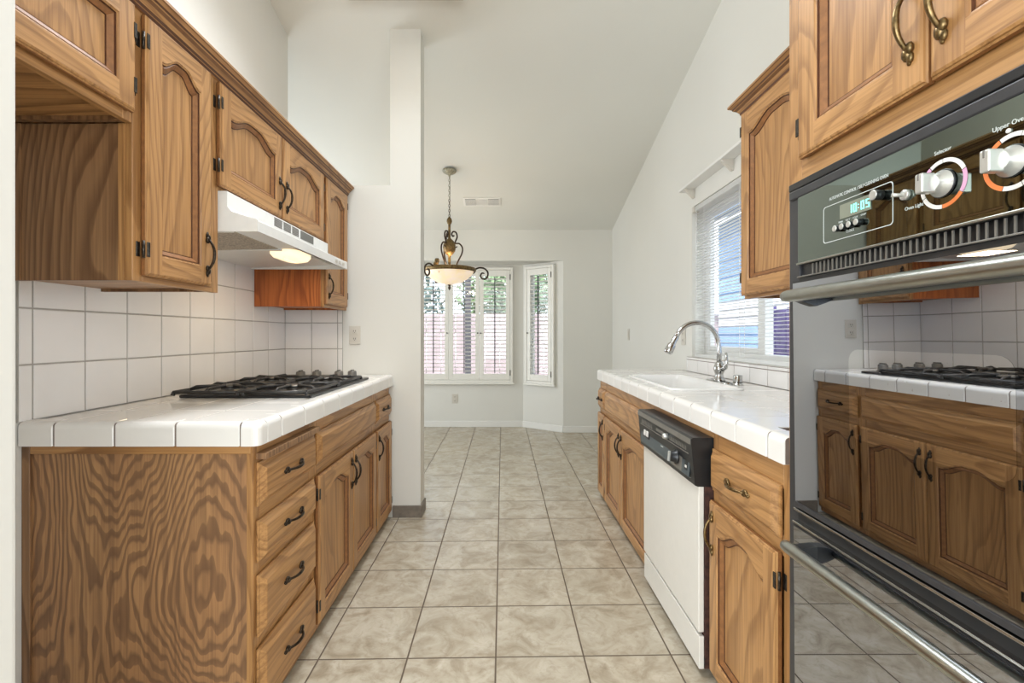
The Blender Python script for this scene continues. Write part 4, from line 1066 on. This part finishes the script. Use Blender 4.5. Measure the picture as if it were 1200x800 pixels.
b.lathe([(.240, -.012), (.250, .0), (.252, .014), (.246, .024), (.232, .028), (.225, .016), (.230, -.004)], 'gold_leaf', (px_, py_, zr-.012), (0, 0, 1), 48, caps=(False, False)); b.build('rim', pl)
b = MB(); b.lathe([(.232, 0), (.222, -.020), (.200, -.048), (.165, -.078), (.120, -.104), (.07, -.122), (.02, -.130), (.001, -.131)], 'alabaster_bowl', (px_, py_, zr-.008), (0, 0, 1), 40, caps=(False, True)); b.build('bowl', pl, 'glowing cream alabaster bowl')
b = MB(); b.lathe([(.016, 0), (.014, -.008), (.008, -.014), (.012, -.024), (.013, -.034), (.007, -.046), (.001, -.056)], 'iron_bronze', (px_, py_, zr-.137), (0, 0, 1), 14); b.build('finial', pl)
def smooth(pts, n=6):
    out = []; P_ = [pts[0]]+list(pts)+[pts[-1]]
    for i in range(1, len(P_)-2):
        for j in range(n):
            t_ = j/n; p0, p1, p2, p3 = P_[i-1:i+3]
            out.append(tuple(.5*((2*p1[d_])+(-p0[d_]+p2[d_])*t_+(2*p0[d_]-5*p1[d_]+4*p2[d_]-p3[d_])*t_**2+(-p0[d_]+3*p1[d_]-3*p2[d_]+p3[d_])*t_**3) for d_ in range(len(p1))))
    out.append(tuple(pts[-1])); return out
for ai, az in enumerate((0, 120, 240)):
    ca, sa = math.cos(math.radians(az)), math.sin(math.radians(az))
    T = lambda r, z_: (px_+ca*r, py_+sa*r, z_)
    up = [(.035, 2.075), (.020, 2.055), (.022, 2.020), (.050, 2.030), (.058, 2.075), (.038, 2.115), (.012, 2.10), (.014, 2.125)]
    arm = smooth([(.058, 1.765), (.075, 1.82), (.115, 1.90), (.122, 1.955), (.095, 1.995), (.055, 2.0), (.060, 2.025), (.073, 2.06), (.062, 2.10), (.035, 2.108), (.022, 2.085), (.034, 2.065), (.046, 2.075)])
    b = MB(); b.tube([T(r, z_) for r, z_ in arm], .0075, 'iron_bronze', 7); b.tube([T(.075, 1.97), T(.045, 1.955), T(.018, 1.93)], .006, 'iron_bronze', 6)
    b.build('scroll_arm', pl)
    hook = smooth([(.235, 1.755), (.28, 1.772), (.325, 1.765), (.356, 1.735), (.358, 1.695), (.335, 1.668), (.305, 1.672), (.292, 1.698), (.305, 1.722), (.328, 1.718)])
    b = MB(); b.tube([T(r, z_) for r, z_ in hook], [.008]*(len(hook)-8)+[.008-.0005*i for i in range(8)], 'iron_bronze', 7); b.build('hook_scroll', pl)
b = MB(); b.tube(smooth([(px_-.13, py_-.12, 1.74), (px_-.10, py_-.15, 1.80), (px_-.085, py_-.17, 1.815), (px_-.075, py_-.19, 1.77), (px_-.07, py_-.20, 1.70)]), [.004, .012, .018, .022, .024, .022, .018, .02, .024, .026, .024, .02, .016, .012, .008, .005, .004, .003, .003, .003, .003, .003, .003, .003, .002][:25], 'gold_leaf', 6); b.build('leaf_ornament', pl)
light('pendant_bulb', 'POINT', (px_, py_, 1.80), 7, (1, .80, .55), size=.06)

# ------------------------------------------------------------------ outside
b = MB(); b.box(-14, 14, -6, 24, -.25, -.12, 'yard_ground'); o = struct(b, 'ground', 'pale paved yard outside the windows')
fn = thing('garden_fence', 'pale board fence across the yard beyond the bay window', 'fence', (0, 10.5, -.12))
for k in range(36):
    x = -6+k*.33
    b = MB(); b.box(x, x+.32, 10.5, 10.53, -.12, 1.62, 'fence_pale', .003, 1); b.build('board', fn)
b = MB(); b.box(-6, 5.9, 10.53, 10.57, .3, .4, 'fence_pale'); b.box(-6, 5.9, 10.53, 10.57, 1.2, 1.3, 'fence_pale'); b.build('rails', fn)
o = MB(); o.box(-.66, -.56, 8.2, 8.3, -.12, 3.2, 'post_dark_rod_shade', .006); o.box(-.69, -.53, 8.17, 8.33, -.12, .05, 'post_dark_rod_shade', .01); o.box(-.68, -.54, 8.18, 8.32, 3.1, 3.2, 'post_dark_rod_shade', .01); o = o.build('patio_post'); tag(o, 'dark patio post outside the middle of the bay window', 'post')
def tree(x, y, h, r, m, label, seed):
    rnd = random.Random(seed); th = thing('garden_tree', label, 'tree', (x, y, -.12), 'trees beyond the fence')
    b = MB(); b.tube([(x, y, -.12), (x+.05, y, h*.35), (x-.03, y+.05, h*.7)], [.12, .09, .05], 'bark', 8)
    for k in range(5):
        a = k*1.3; b.tube([(x, y, h*.4+.1*k), (x+math.cos(a)*r*.6, y+math.sin(a)*r*.6, h*.6+.12*k)], [.05, .015], 'bark', 6)
    b.build('trunk', th)
    b = MB(); i = b.slot(m)
    for k in range(2600):
        a, e_ = rnd.uniform(0, 2*PI), math.acos(rnd.uniform(-1, 1)); rr_ = r*rnd.uniform(.35, 1)**.5*(0.8+.25*math.sin(3*a)+.1*math.sin(5*e_))
        c_ = Vector((x+rr_*math.sin(e_)*math.cos(a), y+rr_*math.sin(e_)*math.sin(a), h*.60+rr_*.95*math.cos(e_)))
        u_ = Vector((rnd.gauss(0, 1), rnd.gauss(0, 1), rnd.gauss(0, 1))).normalized(); w_ = u_.orthogonal().normalized(); s_ = rnd.uniform(.07, .14)
        f_ = b.bm.faces.new([b.bm.verts.new(c_+u_*s_), b.bm.verts.new(c_+w_*s_*.45), b.bm.verts.new(c_-u_*s_), b.bm.verts.new(c_-w_*s_*.45)]); f_.material_index = i
    lo = b.build('foliage', th)
tree(.3, 12.2, 3.7, 1.55, 'leaf_green', 'bushy green tree behind the fence seen through the right shutter panels', 1)
tree(-3.2, 12.4, 3.6, 1.6, 'leaf_blue_green', 'darker blue green tree beyond the fence seen through the left shutter panels', 2)
tree(2.3, 9.2, 2.9, 1.1, 'leaf_green', 'green tree outside the narrow angled bay window', 3)
ng = thing('neighbor_house', 'pale blue sided neighboring house outside the sink window', 'house', (4.4, 3.8, -.12))
b = MB()
for k in range(22): 
    z_ = -.12+k*.16; b.prism([(4.4, z_), (4.38, z_+.004), (4.395, z_+.16), (4.6, z_+.16), (4.6, z_)], 1, -1.0, 9.5, 'siding_blue' if not 9 <= k <= 11 else 'siding_pale')
b.build('siding', ng)
b = MB(); b.prism([(3.95, 3.30), (3.95, 3.42), (6.5, 4.6), (6.5, 4.4)], 1, -1.3, 9.8, 'roof_grey'); b.build('roof', ng)
b = MB(); b.box(4.36, 4.42, 4.9, 5.0, -.1, 3.3, 'siding_pale'); b.build('corner_trim', ng)
sf = thing('side_fence', 'purple grey board fence outside the near end of the sink window', 'fence', (2.6, 4.0, -.12))
for k in range(7):
    y_ = 3.42+k*.17; b = MB(); b.box(2.58, 2.605, y_, y_+.15, -.12, 1.42-.02*(k % 3), 'fence_purple', .004, 1); b.build('board', sf)
b = MB(); b.box(2.605, 2.64, 3.42, 4.60, .3, .38, 'fence_purple'); b.box(2.605, 2.64, 3.42, 4.60, 1.05, 1.13, 'fence_purple'); b.build('rails', sf)
